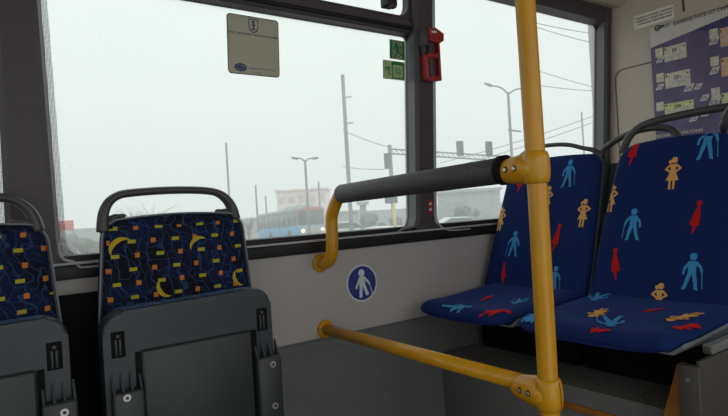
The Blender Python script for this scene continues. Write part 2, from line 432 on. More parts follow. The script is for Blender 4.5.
# ------------------------------------------------------------------ 3. things fixed to the windows and pillars
def flat_panel(b, poly, fn3, ma, h=.0015):
    """poly in panel coords; fn3(u, v, d) -> point d metres off the surface"""
    b.prism(poly, lambda p, t: fn3(p[0], p[1], h*t), ma)
# notice plate on the glass
def lean_frame(o):
    xd = V((1, 0, 0)); ud = V((0, -TILT, 1)).normalized(); nd = V((0, -1, -TILT)).normalized()
    return lambda u, v, d: o+xd*u+ud*v+nd*d
YG = YGL+.005
P00, P10, P01 = pL(228, 73, YG), pL(280.5, 78, YG), pL(224, 12.2, YG)
f3 = lean_frame(V((P00.x, yl(P00.z, YG), P00.z)))
wq, hq = P10.x-P00.x-.004, (P01.z-P00.z)*1.003
pt = thing('notice_plate', 'taupe sticker with navy crest and text high on the big window', 'sticker', f3(wq/2, hq/2, 0))
b = MB(); flat_panel(b, rrect(0, 0, wq, hq, .012), f3, PLATE, .002); 
b.frame(rrect(0, 0, wq, hq, .012), rrect(.0025, .0025, wq-.0025, hq-.0025, .011), lambda p, t: f3(p[0], p[1], .002+.0004*t), DARKGREY)
b.build('sheet', pt)
b = MB()   # crest
cx, cy = wq*.5, hq*.845
sh = [(-.017, .022), (.017, .022), (.017, -.006), (.013, -.016), (0, -.024), (-.013, -.016), (-.017, -.006)]
b.frame([(cx+x, cy+y) for x, y in sh], [(cx+x*.84, cy+y*.84) for x, y in sh], lambda p, t: f3(p[0], p[1], .002+.0005*t), NAVY)
for (x, y, w_, h_) in ((-.004, .008, .008, .008), (-.002, -.012, .005, .022), (-.007, .0, .014, .003), (-.012, -.013, .024, .0025)):
    flat_panel(b, [(cx+x, cy+y), (cx+x+w_, cy+y), (cx+x+w_, cy+y+h_), (cx+x, cy+y+h_)], lambda u, v, d: f3(u, v, .002+d), NAVY, .0005)
b.build('crest', pt)
b = MB(); text_bm(b, 'Моля, закупувайте билетите си онлайн', .0098, f3(wq*.5, hq*.675, .0028), f3(1, 0, 0)-f3(0, 0, 0), f3(0, 1, 0)-f3(0, 0, 0), NAVY, 'CENTER', .92); b.build('lettering', pt, rec=False)
b = MB()
cx, cy = wq*.235, hq*.115
for kx, ky, ma, d in ((.021, .013, NAVY, .0005), (.0165, .009, BARGREY, .0007)):
    flat_panel(b, [(cx+kx*cos(2*pi*i/20), cy+ky*sin(2*pi*i/20)) for i in range(20)], lambda u, v, dd: f3(u, v, .002+dd), ma, d)
flat_panel(b, [(cx-.024, cy-.001), (cx-.002, cy+.007), (cx+.004, cy+.002), (cx+.024, cy+.001), (cx+.002, cy-.008), (cx-.006, cy-.002)], lambda u, v, d: f3(u, v, .002+d), NAVY, .0010)
b.build('oval_logo', pt)
b = MB(); xd_ = f3(1, 0, 0)-f3(0, 0, 0); ud_ = f3(0, 1, 0)-f3(0, 0, 0)
text_bm(b, 'ОБЩИНСКИ ТРАНСПОРТ ЕООД', .0062, f3(wq*.39, hq*.105, .0028), xd_, ud_, INK)
text_bm(b, 'ГРАД 2022', .005, f3(wq*.5, hq*.035, .0028), xd_, ud_, INK); b.build('small_print', pt, rec=False)

# emergency-exit stickers
def polyfill(b, segs, fn, ma, h=.0006):
    for s_ in segs: flat_panel(b, s_, fn, ma, h)
def limb(x0, y0, x1, y1, w):
    d = V((x1-x0, y1-y0)); L = d.length or 1; n = V((-d.y, d.x))/L*w/2
    return [(x0+n.x, y0+n.y), (x0-n.x, y0-n.y), (x1-n.x, y1-n.y), (x1+n.x, y1+n.y)]
def disc(x, y, r, n=12): return [(x+r*cos(2*pi*i/n), y+r*sin(2*pi*i/n)) for i in range(n)]
A0 = pL(389.7, 58.5, YG); A1 = pL(404.6, 60.6, YG); A2 = pL(389, 39, YG)
f3 = lean_frame(V((A0.x, yl(A0.z, YG), A0.z))); w_, h_ = A1.x-A0.x, A2.z-A0.z
e1 = thing('exit_sticker', 'green running-man exit sticker at the top corner of the big window', 'sticker', f3(w_/2, h_/2, 0))
b = MB(); flat_panel(b, rrect(0, 0, w_, h_, .002), f3, GREEN, .001); b.build('green_sheet', e1)
b = MB(); flat_panel(b, [(w_*.17, h_*.03), (w_*.84, h_*.03), (w_*.84, h_*.97), (w_*.17, h_*.97)], f3, PALEGREEN, .0016); b.build('doorway_field', e1)
b = MB(); g = lambda u, v, d: f3(u*w_, v*h_, .0016+d)
polyfill(b, [disc(.43, .80, .075), limb(.42, .74, .50, .46, .15), limb(.46, .68, .68, .60, .06), limb(.68, .60, .76, .68, .06), limb(.42, .68, .26, .60, .06), limb(.26, .60, .27, .46, .06),
             limb(.50, .48, .64, .32, .085), limb(.64, .32, .80, .26, .07), limb(.49, .48, .42, .26, .085), limb(.42, .26, .30, .08, .075)], g, GREEN)
b.build('running_figure', e1)
B0 = pL(383, 78.5, YG); B1 = pL(404.6, 82.5, YG); B2 = pL(383, 59.5, YG)
f3b = lean_frame(V((B0.x, yl(B0.z, YG), B0.z))); w2_, h2_ = B1.x-B0.x, B2.z-B0.z
e2 = thing('hammer_sticker', 'cream break-glass sticker with green box under the exit sticker', 'sticker', f3b(w2_/2, h2_/2, 0))
b = MB(); flat_panel(b, rrect(0, 0, w2_, h2_, .002), f3b, PALEGREEN, .001); b.build('cream_sheet', e2)
b = MB(); g2 = lambda u, v, d: f3b(u*w2_, v*h2_, .001+d)
b.frame(rrect(.40, .06, .97, .96, .08), rrect(.45, .13, .92, .80, .06), lambda p, t: g2(p[0], p[1], .0006*t), GREEN)
polyfill(b, [limb(.68+.04*cos(a), .47+.04*sin(a)*1.3, .68+.2*cos(a), .47+.24*sin(a), .035) for a in (.3, 1.1, 1.9, 2.6, 3.5, 4.2, 5.0, 5.7)], g2, GREEN)
polyfill(b, [limb(.10, .60, .34, .62, .09), limb(.22, .60, .30, .22, .06), limb(.08, .56, .14, .44, .05)], g2, GREEN)
b.build('hammer_symbol', e2)

# emergency hammer in its red holder on the pillar
hp = pL(427.5, 56, YF)
hm = thing('emergency_hammer', 'red emergency hammer in its holder on the dark pillar between windows', 'emergency hammer', (hp.x, yl(hp.z, YF), hp.z))
T = M4.Translation(hm.location) @ M4.Rotation(R(4.5), 4, 'X') @ M4.Rotation(R(-4), 4, 'Y')
b = MB()
b.box((-.034, -.010, -.098), (.036, 0, .07), RED, .004, T)
b.box((-.036, -.036, -.098), (-.026, 0, .005), RED, .004, T); b.box((.026, -.036, -.098), (.036, 0, .06), RED, .004, T)
b.box((-.036, -.036, -.098), (.036, 0, -.08), RED, .004, T); b.box((-.036, -.036, -.014), (.036, -.022, .005), RED, .004, T)
b.build('holder', hm)
b = MB(); b.box((-.016, -.030, -.084), (.016, -.010, .05), DARKGREY, .008, T); b.build('hammer_grip', hm)
b = MB(); b.prism([(-.03, .095), (.012, .098), (.052, .078), (.050, .052), (.026, .040), (-.022, .05)], lambda p, t: T @ V((p[0], -.008-.034*t, p[1])), RED); b.build('hammer_head', hm)
b = MB(); b.box((-.052, -.040, .028), (-.020, -.008, .098), DARKGREY, .008, T); b.tube([T @ V((-.040, -.024, .03)), T @ V((-.040, -.024, .0))], [.012, .007], DARKGREY, 10); b.build('head_cover', hm)
b = MB(); text_bm(b, 'SOS', .014, T @ V((-.018, -.0572, .072)), (T @ V((1, 0, 0))-T @ V((0, 0, 0))), (T @ V((0, 0, 1))-T @ V((0, 0, 0))), WHITE) if False else b.box((-.012, -.0435, .078), (.014, -.0415, .086), WHITE, 0, T)
b.build('white_mark', hm)
# small red sticker low on the pillar
q0 = pL(430.5, 206, YF); b = MB()
f3 = lean_frame(V((q0.x-.014, yl(q0.z-.028, YF), q0.z-.028)))
flat_panel(b, [(0, 0), (.026, 0), (.026, .052), (0, .052)], f3, RED, .001)
for z in (.008, .03): flat_panel(b, [(.008, z), (.019, z+.004), (.017, z+.014), (.007, z+.010)], lambda u, v, d: f3(u, v, .001+d), WHITE, .0006)
tag(b.build('warning_sticker'), 'tiny red sticker with white marks near the foot of the window pillar', 'sticker')
# round blue sign on the side wall
c = pY(362, 283, YW); sg = thing('priority_sign', 'round blue sticker with white walking figure on the beige side panel', 'sign', (c.x, YW, c.z))
fs = lambda u, v, d: V((c.x+u, YW-d, c.z+v))
rs = .066
b = MB(); flat_panel(b, disc(0, 0, rs, 40), fs, WHITE, .001); b.build('white_rim', sg)
b = MB(); flat_panel(b, disc(0, 0, rs*.92, 40), lambda u, v, d: fs(u, v, .001+d), BLUE, .0006); b.build('blue_disc', sg)
b = MB(); k = rs
polyfill(b, [disc(-.02*k, .55*k, .2*k, 16), [(-.16*k, .36*k), (.16*k, .36*k), (.20*k, -.12*k), (-.20*k, -.12*k)],
             limb(-.14*k, .30*k, -.30*k, -.02*k, .13*k), limb(-.30*k, 0, -.42*k, -.26*k, .12*k), limb(.14*k, .30*k, .34*k, .08*k, .13*k), limb(.34*k, .1*k, .48*k, -.10*k, .12*k),
             limb(-.09*k, -.1*k, -.14*k, -.78*k, .19*k), limb(.09*k, -.1*k, .32*k, -.68*k, .19*k), limb(.46*k, -.06*k, .64*k, -.66*k, .05*k)], lambda u, v, d: fs(u, v, .0016+d), WHITE)
b.build('walking_figure', sg)

# notice and poster on the rear wall
fr = lambda y0, z0: (lambda u, v, d: V((XR-d, y0-u, z0+v)))
n0, n1, n2 = pX(634.5, 29.5, XR), pX(674, 15.5, XR), pX(634.5, 17, XR)
f3 = fr(n0.y, n0.z-.002); w_, h_ = n0.y-n1.y, n2.z-n0.z+.004
no = thing('wall_notice', 'small cream notice with three black text lines above the purple poster', 'notice', f3(w_/2, h_/2, 0))
b = MB(); flat_panel(b, [(0, 0), (w_, 0), (w_, h_), (0, h_)], f3, NOTICE, .001); b.build('paper', no)
b = MB()
for i, s_ in enumerate(('Седалки за пътници с намалена', 'подвижност, възрастни хора и', 'с малки деца, бременни жени')):
    text_bm(b, s_, .0138, f3(w_/2, h_*(.70-.235*i), .0016), (0, -1, 0), (0, 0, 1), INK, 'CENTER', .86)
b.build('text_lines', no, rec=False)

p0 = pX(650, 29.5, XR); pb = -.02; yr = .70
f3 = lambda u, v, d, y0=p0.y: V((XR-.0025-d, y0-u, pb+v)); wP, hP = p0.y-yr, p0.z-pb
po = thing('banknote_poster', 'purple banknote poster with slanted white header on the rear wall', 'poster', f3(wP/2, hP/2, 0))
b = MB(); flat_panel(b, [(0, 0), (wP, 0), (wP, hP), (0, hP)], f3, PURPLE, .002); b.build('sheet', po)
def pp(px, py): q = pX(px, py, XR-.002); return (p0.y-q.y, q.z-pb)
a0 = pp(650, 48.5); a1 = pp(728, 16); ex = (wP-a1[0])
a2 = (wP, a1[1]+(a1[1]-a0[1])/(a1[0]-a0[0])*ex)
b = MB(); flat_panel(b, [(0, hP), (0, a0[1]), a1, a2, (wP, hP)], lambda u, v, d: f3(u, v, .002+d), POSTERW, .0004); b.build('white_header', po)
b = MB(); flat_panel(b, [(a0[0]+.16, a0[1]+.042), a1, a2, (wP, a2[1]-.16), (a0[0]+.28, a0[1]-.0)], lambda u, v, d: f3(u, v, .002+d), POSTERBLUE, .0002); b.build('blue_band', po)
b = MB(); l0 = pp(654.5, 30.5); cx, cy = l0[0]+.017, l0[1]+.006
gp = lambda u, v, d: f3(u, v, .0024+d)  # printed layer
b.frame(disc(cx, cy, .015, 24), disc(cx, cy, .009, 24), lambda p, t: gp(p[0], p[1], .0005*t), DARKGREY)
flat_panel(b, limb(cx-.014, cy-.004, cx+.03, cy+.004, .008), gp, DARKGREY, .0006)
text_bm(b, 'ЕЦБ', .0185, gp(cx+.016, cy-.006, .001), (0, -1, 0), (0, 0, 1), NAVY, 'LEFT', 1.1); b.build('logo', po, rec=False)
b = MB(); t0 = pp(674, 25.5); text_bm(b, 'БАНКНОТИТЕ ОТ СЕРИЯ „ЕВРОПА“', .0215, gp(t0[0], t0[1], .001), (0, -1, .015), (0, 0, 1), DARKGREY, 'LEFT', .98); b.build('header_text', po, rec=False)
def note(px0, py0, px1, py1, h, ma, num):
    (u0, v0), (u1, _) = pp(px0, py0), pp(px1, py1)
    b = MB(); ww = u1-u0
    flat_panel(b, [(u0, v0), (u0+ww, v0), (u0+ww, v0+h), (u0, v0+h)], gp, ma, .0006)
    b.build('banknote', po)
    o = po.children[-1]; o2 = [c_ for c_ in po.children if c_.name.startswith('banknote')][-1]
    b = MB(); g3 = lambda u, v, d: gp(u0+u*ww, v0+v*h, .0006+d)
    flat_panel(b, [(.03, .78), (.10, .78), (.10, .92), (.03, .92)], g3, INK, .0003)
    for k in range(7):
        x = .30+.08*k; hh = random.uniform(.2, .6); y_ = random.uniform(.12, .3)
        flat_panel(b, [(x, y_), (x+.05, y_), (x+.05, y_+hh), (x, y_+hh)], g3, GLASSBIT, .0003)
    flat_panel(b, disc(.9, .8, .05, 8), g3, DARKGREY, .0003)
    text_bm(b, num, h*.36, g3(.46, .55, .0008), (0, -1, 0), (0, 0, 1), DARKGREY, 'CENTER')
    b.build('print', o2, rec=False)
NH = .082
note(665, 62.5, 687, 55, .070, NOTE1, '10'); note(666, 89, 691, 82, .070, NOTE1, '20'); note(665.5, 116.5, 694.5, 110, .058, NOTE2, '100')
note(721, 47.5, 742, 41, NH, NOTE3, '5'); note(722, 77, 745, 71, NH, NOTE3, '50'); note(722.5, 109, 748, 103, .068, NOTE2, '200')
for px, py in ((656, 58), (657, 83), (657, 111.5), (710, 39.5), (711, 67), (712, 98)):
    u, v = pp(px, py); b = MB(); flat_panel(b, [(u, v), (u+.035, v), (u+.035, v+.042), (u, v+.042)], gp, NOTE1, .0005); b.build('icon_square', po)
for px, py, s_ in ((656, 63.5, 1), (656, 90.5, 1), (684, 92, 1.2), (694, 90, .9), (700, 101.5, 1), (709, 45.5, 1.1), (709.5, 75, 1.1), (709, 106.5, 1.35), (689, 122, 1.1), (701, 117, 1)):
    u, v = pp(px, py); w0, h0 = .030*s_, .026*s_; b = MB()
    flat_panel(b, [(u, v), (u+w0, v), (u+w0+.014, v+h0), (u+.014, v+h0)], gp, POSTERW, .0004)
    text_bm(b, 'ЕВ', .018*s_, gp(u+.010, v+.006, .0007), (0, -1, 0), (0, 0, 1), PURPLE)
    b.build('caption_tag', po, rec=False)
b = MB(); u, v = pp(655, 138.5); text_bm(b, 'ПИПНИ', .020, gp(u, v, .001), (0, -1, 0), (0, 0, 1), POSTERW); b.build('bottom_text', po, rec=False)
b = MB(); u, v = pp(680, 134.5); text_bm(b, 'НАКЛОНИ', .020, gp(u, v, .001), (0, -1, 0), (0, 0, 1), POSTERW)
b.build('bottom_text', po, rec=False)

# ------------------------------------------------------------------ 4. folding seats against the window wall
YS = 1.40                          # underside of the folded seat pan faces us here
sx0 = .459                         # centre of the right-hand one
fold = thing('folding_seat', 'folded tip-up seat with dark moon-patterned back, fully in view', 'seat', (sx0, YS, -.62), 'tip-up seats along the window')
zt_ = -.196
# pan (its grey underside faces the room)
b = MB()
hw = .212
out = [(x, z-(.011*(hw-x)/(2*hw) if z > -.3 else 0)) for x, z in rrect(-hw, -.66, hw, zt_, (.045, .05, .02, .02), 8)]
def pan(p, t):
    return (sx0+p[0], YS+.0+t*.055, p[1])
b.prism(out, pan, SHELL); bmesh.ops.bevel(b.bm, geom=[e for e in b.bm.edges if all(abs(v.co.y-YS) < 1e-4 for v in e.verts)], offset=.010, segments=3, profile=.5, affect='EDGES')
for f in b.bm.faces: f.smooth = len(f.verts) == 4 and False
pan_o = b.build('folded_seat_pan', fold)
b = MB()                            # raised lower panel
xi0, xi1 = -.132, .146
b.box((sx0+xi0, YS-.014, -.655), (sx0+xi1, YS+.01, -.303), SHELL2, .006); b.build('cover_panel', fold)
for x0_, x1_ in ((xi0-.012, xi0-.002), (xi1+.002, xi1+.016)):
    b = MB(); b.box((sx0+x0_, YS-.005, -.655), (sx0+x1_, YS+.005, -.305), BLACKP); b.build('panel_gap', fold)
for sgn, cxp in ((-1, -.168), (1, .186)):
    # slot near the top corner
    b = MB(); xs = sgn*.183 if sgn > 0 else -.180
    b.box((sx0+xs-.016, YS-.0015, -.312), (sx0+xs+.016, YS+.004, -.250), BLACKP, .003)
    sl = b.build('slot', fold)
    b = MB()
    for dx in (-.005, .004): b.box((sx0+xs+dx-.0025, YS-.004, -.307), (sx0+xs+dx+.0025, YS+.002, -.269), SHELL, .001)
    b.tube([(sx0+xs, YS-.003, -.262), (sx0+xs, YS+.004, -.262)], .0040, GREYMETAL, 10); b.build('latch_pin', sl)
    # hinge bracket with ribs and bolts
    b = MB(); x0_, x1_ = sx0+cxp-.034, sx0+cxp+.034; zb = -.375 if sgn < 0 else -.352
    ztb = [-.366, -.357][sgn > 0]
    b.box((x0_, YS-.030, -.68), (x1_, YS+.03, ztb-.020), SHELL2, .006)
    for q in range(4):
        xq = x0_+.004+q*(x1_-x0_-.008)/3
        b.prism([(YS-.028, ztb-.03), (YS+.0, ztb-.03), (YS+.0, ztb+.018)], lambda p, t, xq=xq: (xq+(-.0025 if t == 0 else .0025), p[0], p[1]), SHELL)
    br = b.build('hinge_bracket', fold)
    for zq in (-.398, -.508, -.618):
        b = MB(); b.tube([(sx0+cxp+.006*sgn, YS-.035, zq), (sx0+cxp+.006*sgn, YS-.028, zq)], .0085, STEEL, 14)
        b.tube([(sx0+cxp+.006*sgn, YS-.0365, zq), (sx0+cxp+.006*sgn, YS-.034, zq)], .0040, DARKGREY, 6); b.build('bolt', br)
# upholstered seat top seen as a thin edge above the pan
b = MB()
out = rrect(-hw+.010, -.60, hw-.006, zt_+.001, (.045, .05, .02, .02), 8)
b.prism([(x, z-(.011*(hw-x)/(2*hw) if z > -.3 else 0)) for x, z in out], lambda p, t: (sx0+p[0], YS+.028+t*.045, p[1]), SWEDGE); b.build('seat_upholstery', fold)
# backrest
YB = 1.50
SXB = sx0+.010
def bw(z): return .205-.022*max(0, min(1, (z+.26)/.27))
zT = .010
def bedge(z):
    h = bw(z); r = .045; d = zT-z
    if d < r: h -= r-sqrt(max(0, r*r-(r-d)**2))
    return h
zz = [-.58+.05*i for i in range(11)]+[-.045, -.035, -.02, -.01, -.003, .004, .010, .014, .017, .0192]
zz = sorted(set(z for z in zz if z < zT))
def by(u, z):   # front surface of the backrest (a soft dish), u in -1..1
    e = max(0, abs(u)-.86)/.14
    d = max(0, 1-(zT-z)/.03)
    return YB+.010*u*u+.022*e*e+.016*d*d
us = [-1, -.985, -.96, -.93, -.86, -.7, -.5, -.25, 0, .25, .5, .7, .86, .93, .96, .985, 1]
crown = lambda u: .010*(1-u*u)
rows = []
for z in zz:
    h = bedge(z); t = max(0, (z+.2)/.22)
    rows.append([V((SXB+u*h, by(u, z), z+crown(u)*t)) for u in us]+[V((SXB+u*h, YB+.062, z+crown(u)*t)) for u in us[::-1]])
# woven motifs on the backrest
def bpt(x, z, off=.0012):
    h = max(bedge(min(z, zT-.001)), .02); u = max(-1, min(1, x/h)); t = max(0, (z+.2)/.22)
    return V((SXB+x, by(u, z)-off, z))
def in_back(x, z): return z < zT-.004+crown(x/.17)*1 and abs(x) < bedge(min(z, zT-.002))-.004
def patch(b, poly, fn, ok, ma, n=3):
    """convex quad split into n x n and laid on the surface"""
    (x0, z0), (x1, z1), (x2, z2), (x3, z3) = poly
    k = b.mi(ma); G = {}
    for i in range(n+1):
        for j in range(n+1):
            s_, t = i/n, j/n
            x = (x0*(1-s_)+x1*s_)*(1-t)+(x3*(1-s_)+x2*s_)*t; z = (z0*(1-s_)+z1*s_)*(1-t)+(z3*(1-s_)+z2*s_)*t
            G[i, j] = (x, z)
    for i in range(n):
        for j in range(n):
            q = [G[i, j], G[i+1, j], G[i+1, j+1], G[i, j+1]]
            if all(ok(*p) for p in q):
                f = b.bm.faces.new([b.bm.verts.new(fn(*p)) for p in q]); f.material_index = k; f.smooth = True
def rect4(cx, cz, w, h, a=0):
    return [(cx+x*cos(a)-z*sin(a), cz+x*sin(a)+z*cos(a)) for x, z in ((-w/2, -h/2), (w/2, -h/2), (w/2, h/2), (-w/2, h/2))]
def backpx(px, py):
    y = YB
    for _ in range(6):
        p = pY(px, py, y); y = by(max(-1, min(1, (p.x-SXB)/max(.05, bedge(min(p.z, zT-.002))))), p.z)
    return p.x-SXB, p.z
def moon(cx, cz, r, a):
    """crescent as a strip of quads: fat in the middle, a point at either end"""
    n = 10; A = []; B = []; qs = []
    for i in range(n+1):
        t = -1+2*i/n; an = a+R(82)*t; A.append((r*cos(an), r*sin(an))); k = 1-(1-t*t)*.42
        B.append((A[i][0]*k, A[i][1]*k))
    for i in range(n): qs.append([(cx+A[i][0], cz+A[i][1]), (cx+A[i+1][0], cz+A[i+1][1]), (cx+B[i+1][0], cz+B[i+1][1]), (cx+B[i][0], cz+B[i][1])])
    return qs
back_rows = rows
def back_mesh(moons, ddx):
    b2 = MB(); rows = back_rows; b2.grid(rows, SWIRL, closed=True)
    b2.bm.faces.new([b2.bm.verts.new(p) for p in rows[-1]]).material_index = 0
    bmesh.ops.remove_doubles(b2.bm, verts=b2.bm.verts[:], dist=1e-5)
    ox, oz = backpx(115.1, 256.9); ox += ddx
    for r_ in range(-6, 6):
        for c_ in range(-4, 5):
            z = oz-r_*.0352; x = ox+c_*.1085+(.0405 if r_ % 2 else 0)
            patch(b2, rect4(x, z, .0190, .0092), bpt, in_back, SWYEL, 2)
            patch(b2, rect4(x+.052-(.1085 if r_ % 2 == 0 and 0 else 0), z, .0118, .0122), bpt, in_back, SWORG, 2)
    for px, py, a, r in moons:
        cx, cz = backpx(px, py)
        for q in moon(cx, cz, r, a): patch(b2, q, lambda x, z: bpt(x, z, .0022), in_back, SWMOON, 1)
    return b2
back_o = back_mesh(((122, 249, R(128), .030), (199, 245.5, R(122), .026), (167, 286.5, R(210), .027), (240.5, 276.5, R(205), .025)), 0).build('backrest', fold, rec=False)
# plastic shell behind the backrest with the wall mount
b = MB()
rows = []
for z in zz:
    h = bedge(z)+.001; t = max(0, (z+.2)/.22)
    rows.append([V((SXB+u*h, YB+.026, z+.002+crown(u)*t)) for u in us]+[V((SXB+u*h*.97, YB+.085, z+.002+crown(u)*t)) for u in us[::-1]])
b.grid(rows, SHELL2, closed=True); b.bm.faces.new([b.bm.verts.new(p) for p in rows[-1]]); b.bm.faces.new([b.bm.verts.new(p) for p in rows[0]])
b.box((SXB-.10, YB+.08, -.56), (SXB+.10, YW-.028, -.20), BLACKP)
b.build('back_shell', fold)
# piping along the top edge
b = MB(); pth = []
for z in [q for q in zz if q > -.30]: pth.append(V((SXB-bedge(z)-.002, YB+.024, z+crown(1)*0)))
for u in us[1:-1]: pth.append(V((SXB+u*bedge(zz[-1]), YB+.018, zT-.002+crown(u)*.95)))
for z in [q for q in zz if q > -.30][::-1]: pth.append(V((SXB+bedge(z)+.002, YB+.024, z)))
b.tube(pth, .0024, PIPING, 8); b.build('piping', fold)
# grab handle
b = MB()
def hpx(x, y): return pY(x, y, YB+.035)
pth = smooth_path([hpx(103, 232), hpx(102.8, 222), hpx(104, 212), hpx(109, 202), hpx(117.5, 195.8), hpx(128, 193.3), hpx(150, 191.3), hpx(172, 190.2), hpx(196, 190.2), hpx(212, 191.6), hpx(221, 195), hpx(228, 201.5), hpx(232, 209), hpx(234.5, 219)], 5)
n = len(pth); rad = []
for i in range(n):
    t = i/(n-1); e = min(t, 1-t)
    rad.append(.0105 if e > .3 else .0105+.0055*(1-e/.3))
b.tube(pth, rad, HANDLE, 12, flat=1.5)
# webs that merge the handle into the shell
for pts in ([hpx(104, 234), hpx(108, 222), hpx(116, 217), hpx(126, 215.5)], [hpx(236, 222), hpx(231, 214), hpx(224, 211.5), hpx(215, 211)]):
    b.tube(smooth_path(pts, 4), [.012]*5+[.009]*4+[.006]*3+[.0025], HANDLE, 10)
b.build('grab_handle', fold)

def copy_tree(o, parent=None):
    c_ = o.copy(); COL.objects.link(c_); c_.parent = parent
    for ch in o.children: copy_tree(ch, c_)
    return c_
f2 = copy_tree(fold); f2.location = (sx0-.493, YS, -.62)
f2['label'] = 'folded tip-up seat cut off by the left edge of the picture'
_t = back_mesh((), .03).build('tmp', fold, rec=False)
for c_ in f2.children:
    if c_.name.startswith('backrest'): c_.data = _t.data; c_.data.name = 'backrest_plain'
bpy.data.objects.remove(_t)
b = MB(); b.box((-.70, YW-.028, -.98), (.62, YW-.0001, -.178), BLACKP, .003); struct(b.build('trim_10'))  # backing board, blackened to stand for the deep shade between the seats

# ------------------------------------------------------------------ 5. priority seats facing left
def motif(kind):
    """quads in a unit box about 1 high, centred"""
    def head(x, y, r): return [[(x-.55*r, y+r), (x+.55*r, y+r), (x+r, y+.4*r), (x-r, y+.4*r)], [(x-r, y+.4*r), (x+r, y+.4*r), (x+r, y-.4*r), (x-r, y-.4*r)], [(x-r, y-.4*r), (x+r, y-.4*r), (x+.55*r, y-r), (x-.55*r, y-r)]]
    if kind == 'man':
        q = head(0, .39, .095)+[ limb(0, .46, .04, .465, .05), limb(-.01, .27, -.01, -.02, .22), limb(-.08, .24, -.22, .06, .08), limb(-.22, .07, -.24, -.10, .07),
             limb(.08, .24, .22, .10, .08), limb(.21, .11, .26, -.02, .07), limb(-.05, -.02, -.13, -.28, .11), limb(-.12, -.25, -.19, -.48, .09), limb(.04, -.02, .10, -.28, .11), limb(.10, -.25, .13, -.48, .09),
             limb(.26, .01, .30, -.46, .025), limb(-.19, -.47, -.25, -.48, .06), limb(.13, -.47, .19, -.48, .06)]
    elif kind == 'woman':
        q = head(.04, .39, .09)+head(-.085, .35, .055)+[ [(-.10, .27), (.13, .27), (.08, .08), (-.05, .08)], [(-.05, .09), (.08, .09), (.21, -.22), (-.18, -.22)],
             limb(-.08, .25, -.22, .12, .06), limb(-.22, .14, -.06, .04, .06), limb(.11, .25, .25, .12, .06), limb(.25, .14, .09, .04, .06), limb(-.05, -.2, -.05, -.48, .07), limb(.07, -.2, .07, -.48, .07)]
    else:
        q = head(.07, .40, .075)+[limb(.06, .34, .06, .24, .07), [(.02, .29), (.11, .29), (.13, .04), (-.07, .10)], [(-.07, .10), (.13, .04), (.11, -.26), (-.17, -.22)],
             limb(-.01, -.23, -.03, -.38, .09), limb(-.03, -.36, -.07, -.48, .05)]
    return q
MCOL = {'man': MBLUE, 'woman': MORANGE, 'red': MRED}
XB, XT, ZB, ZTp = 1.745, 1.93, -.345, None
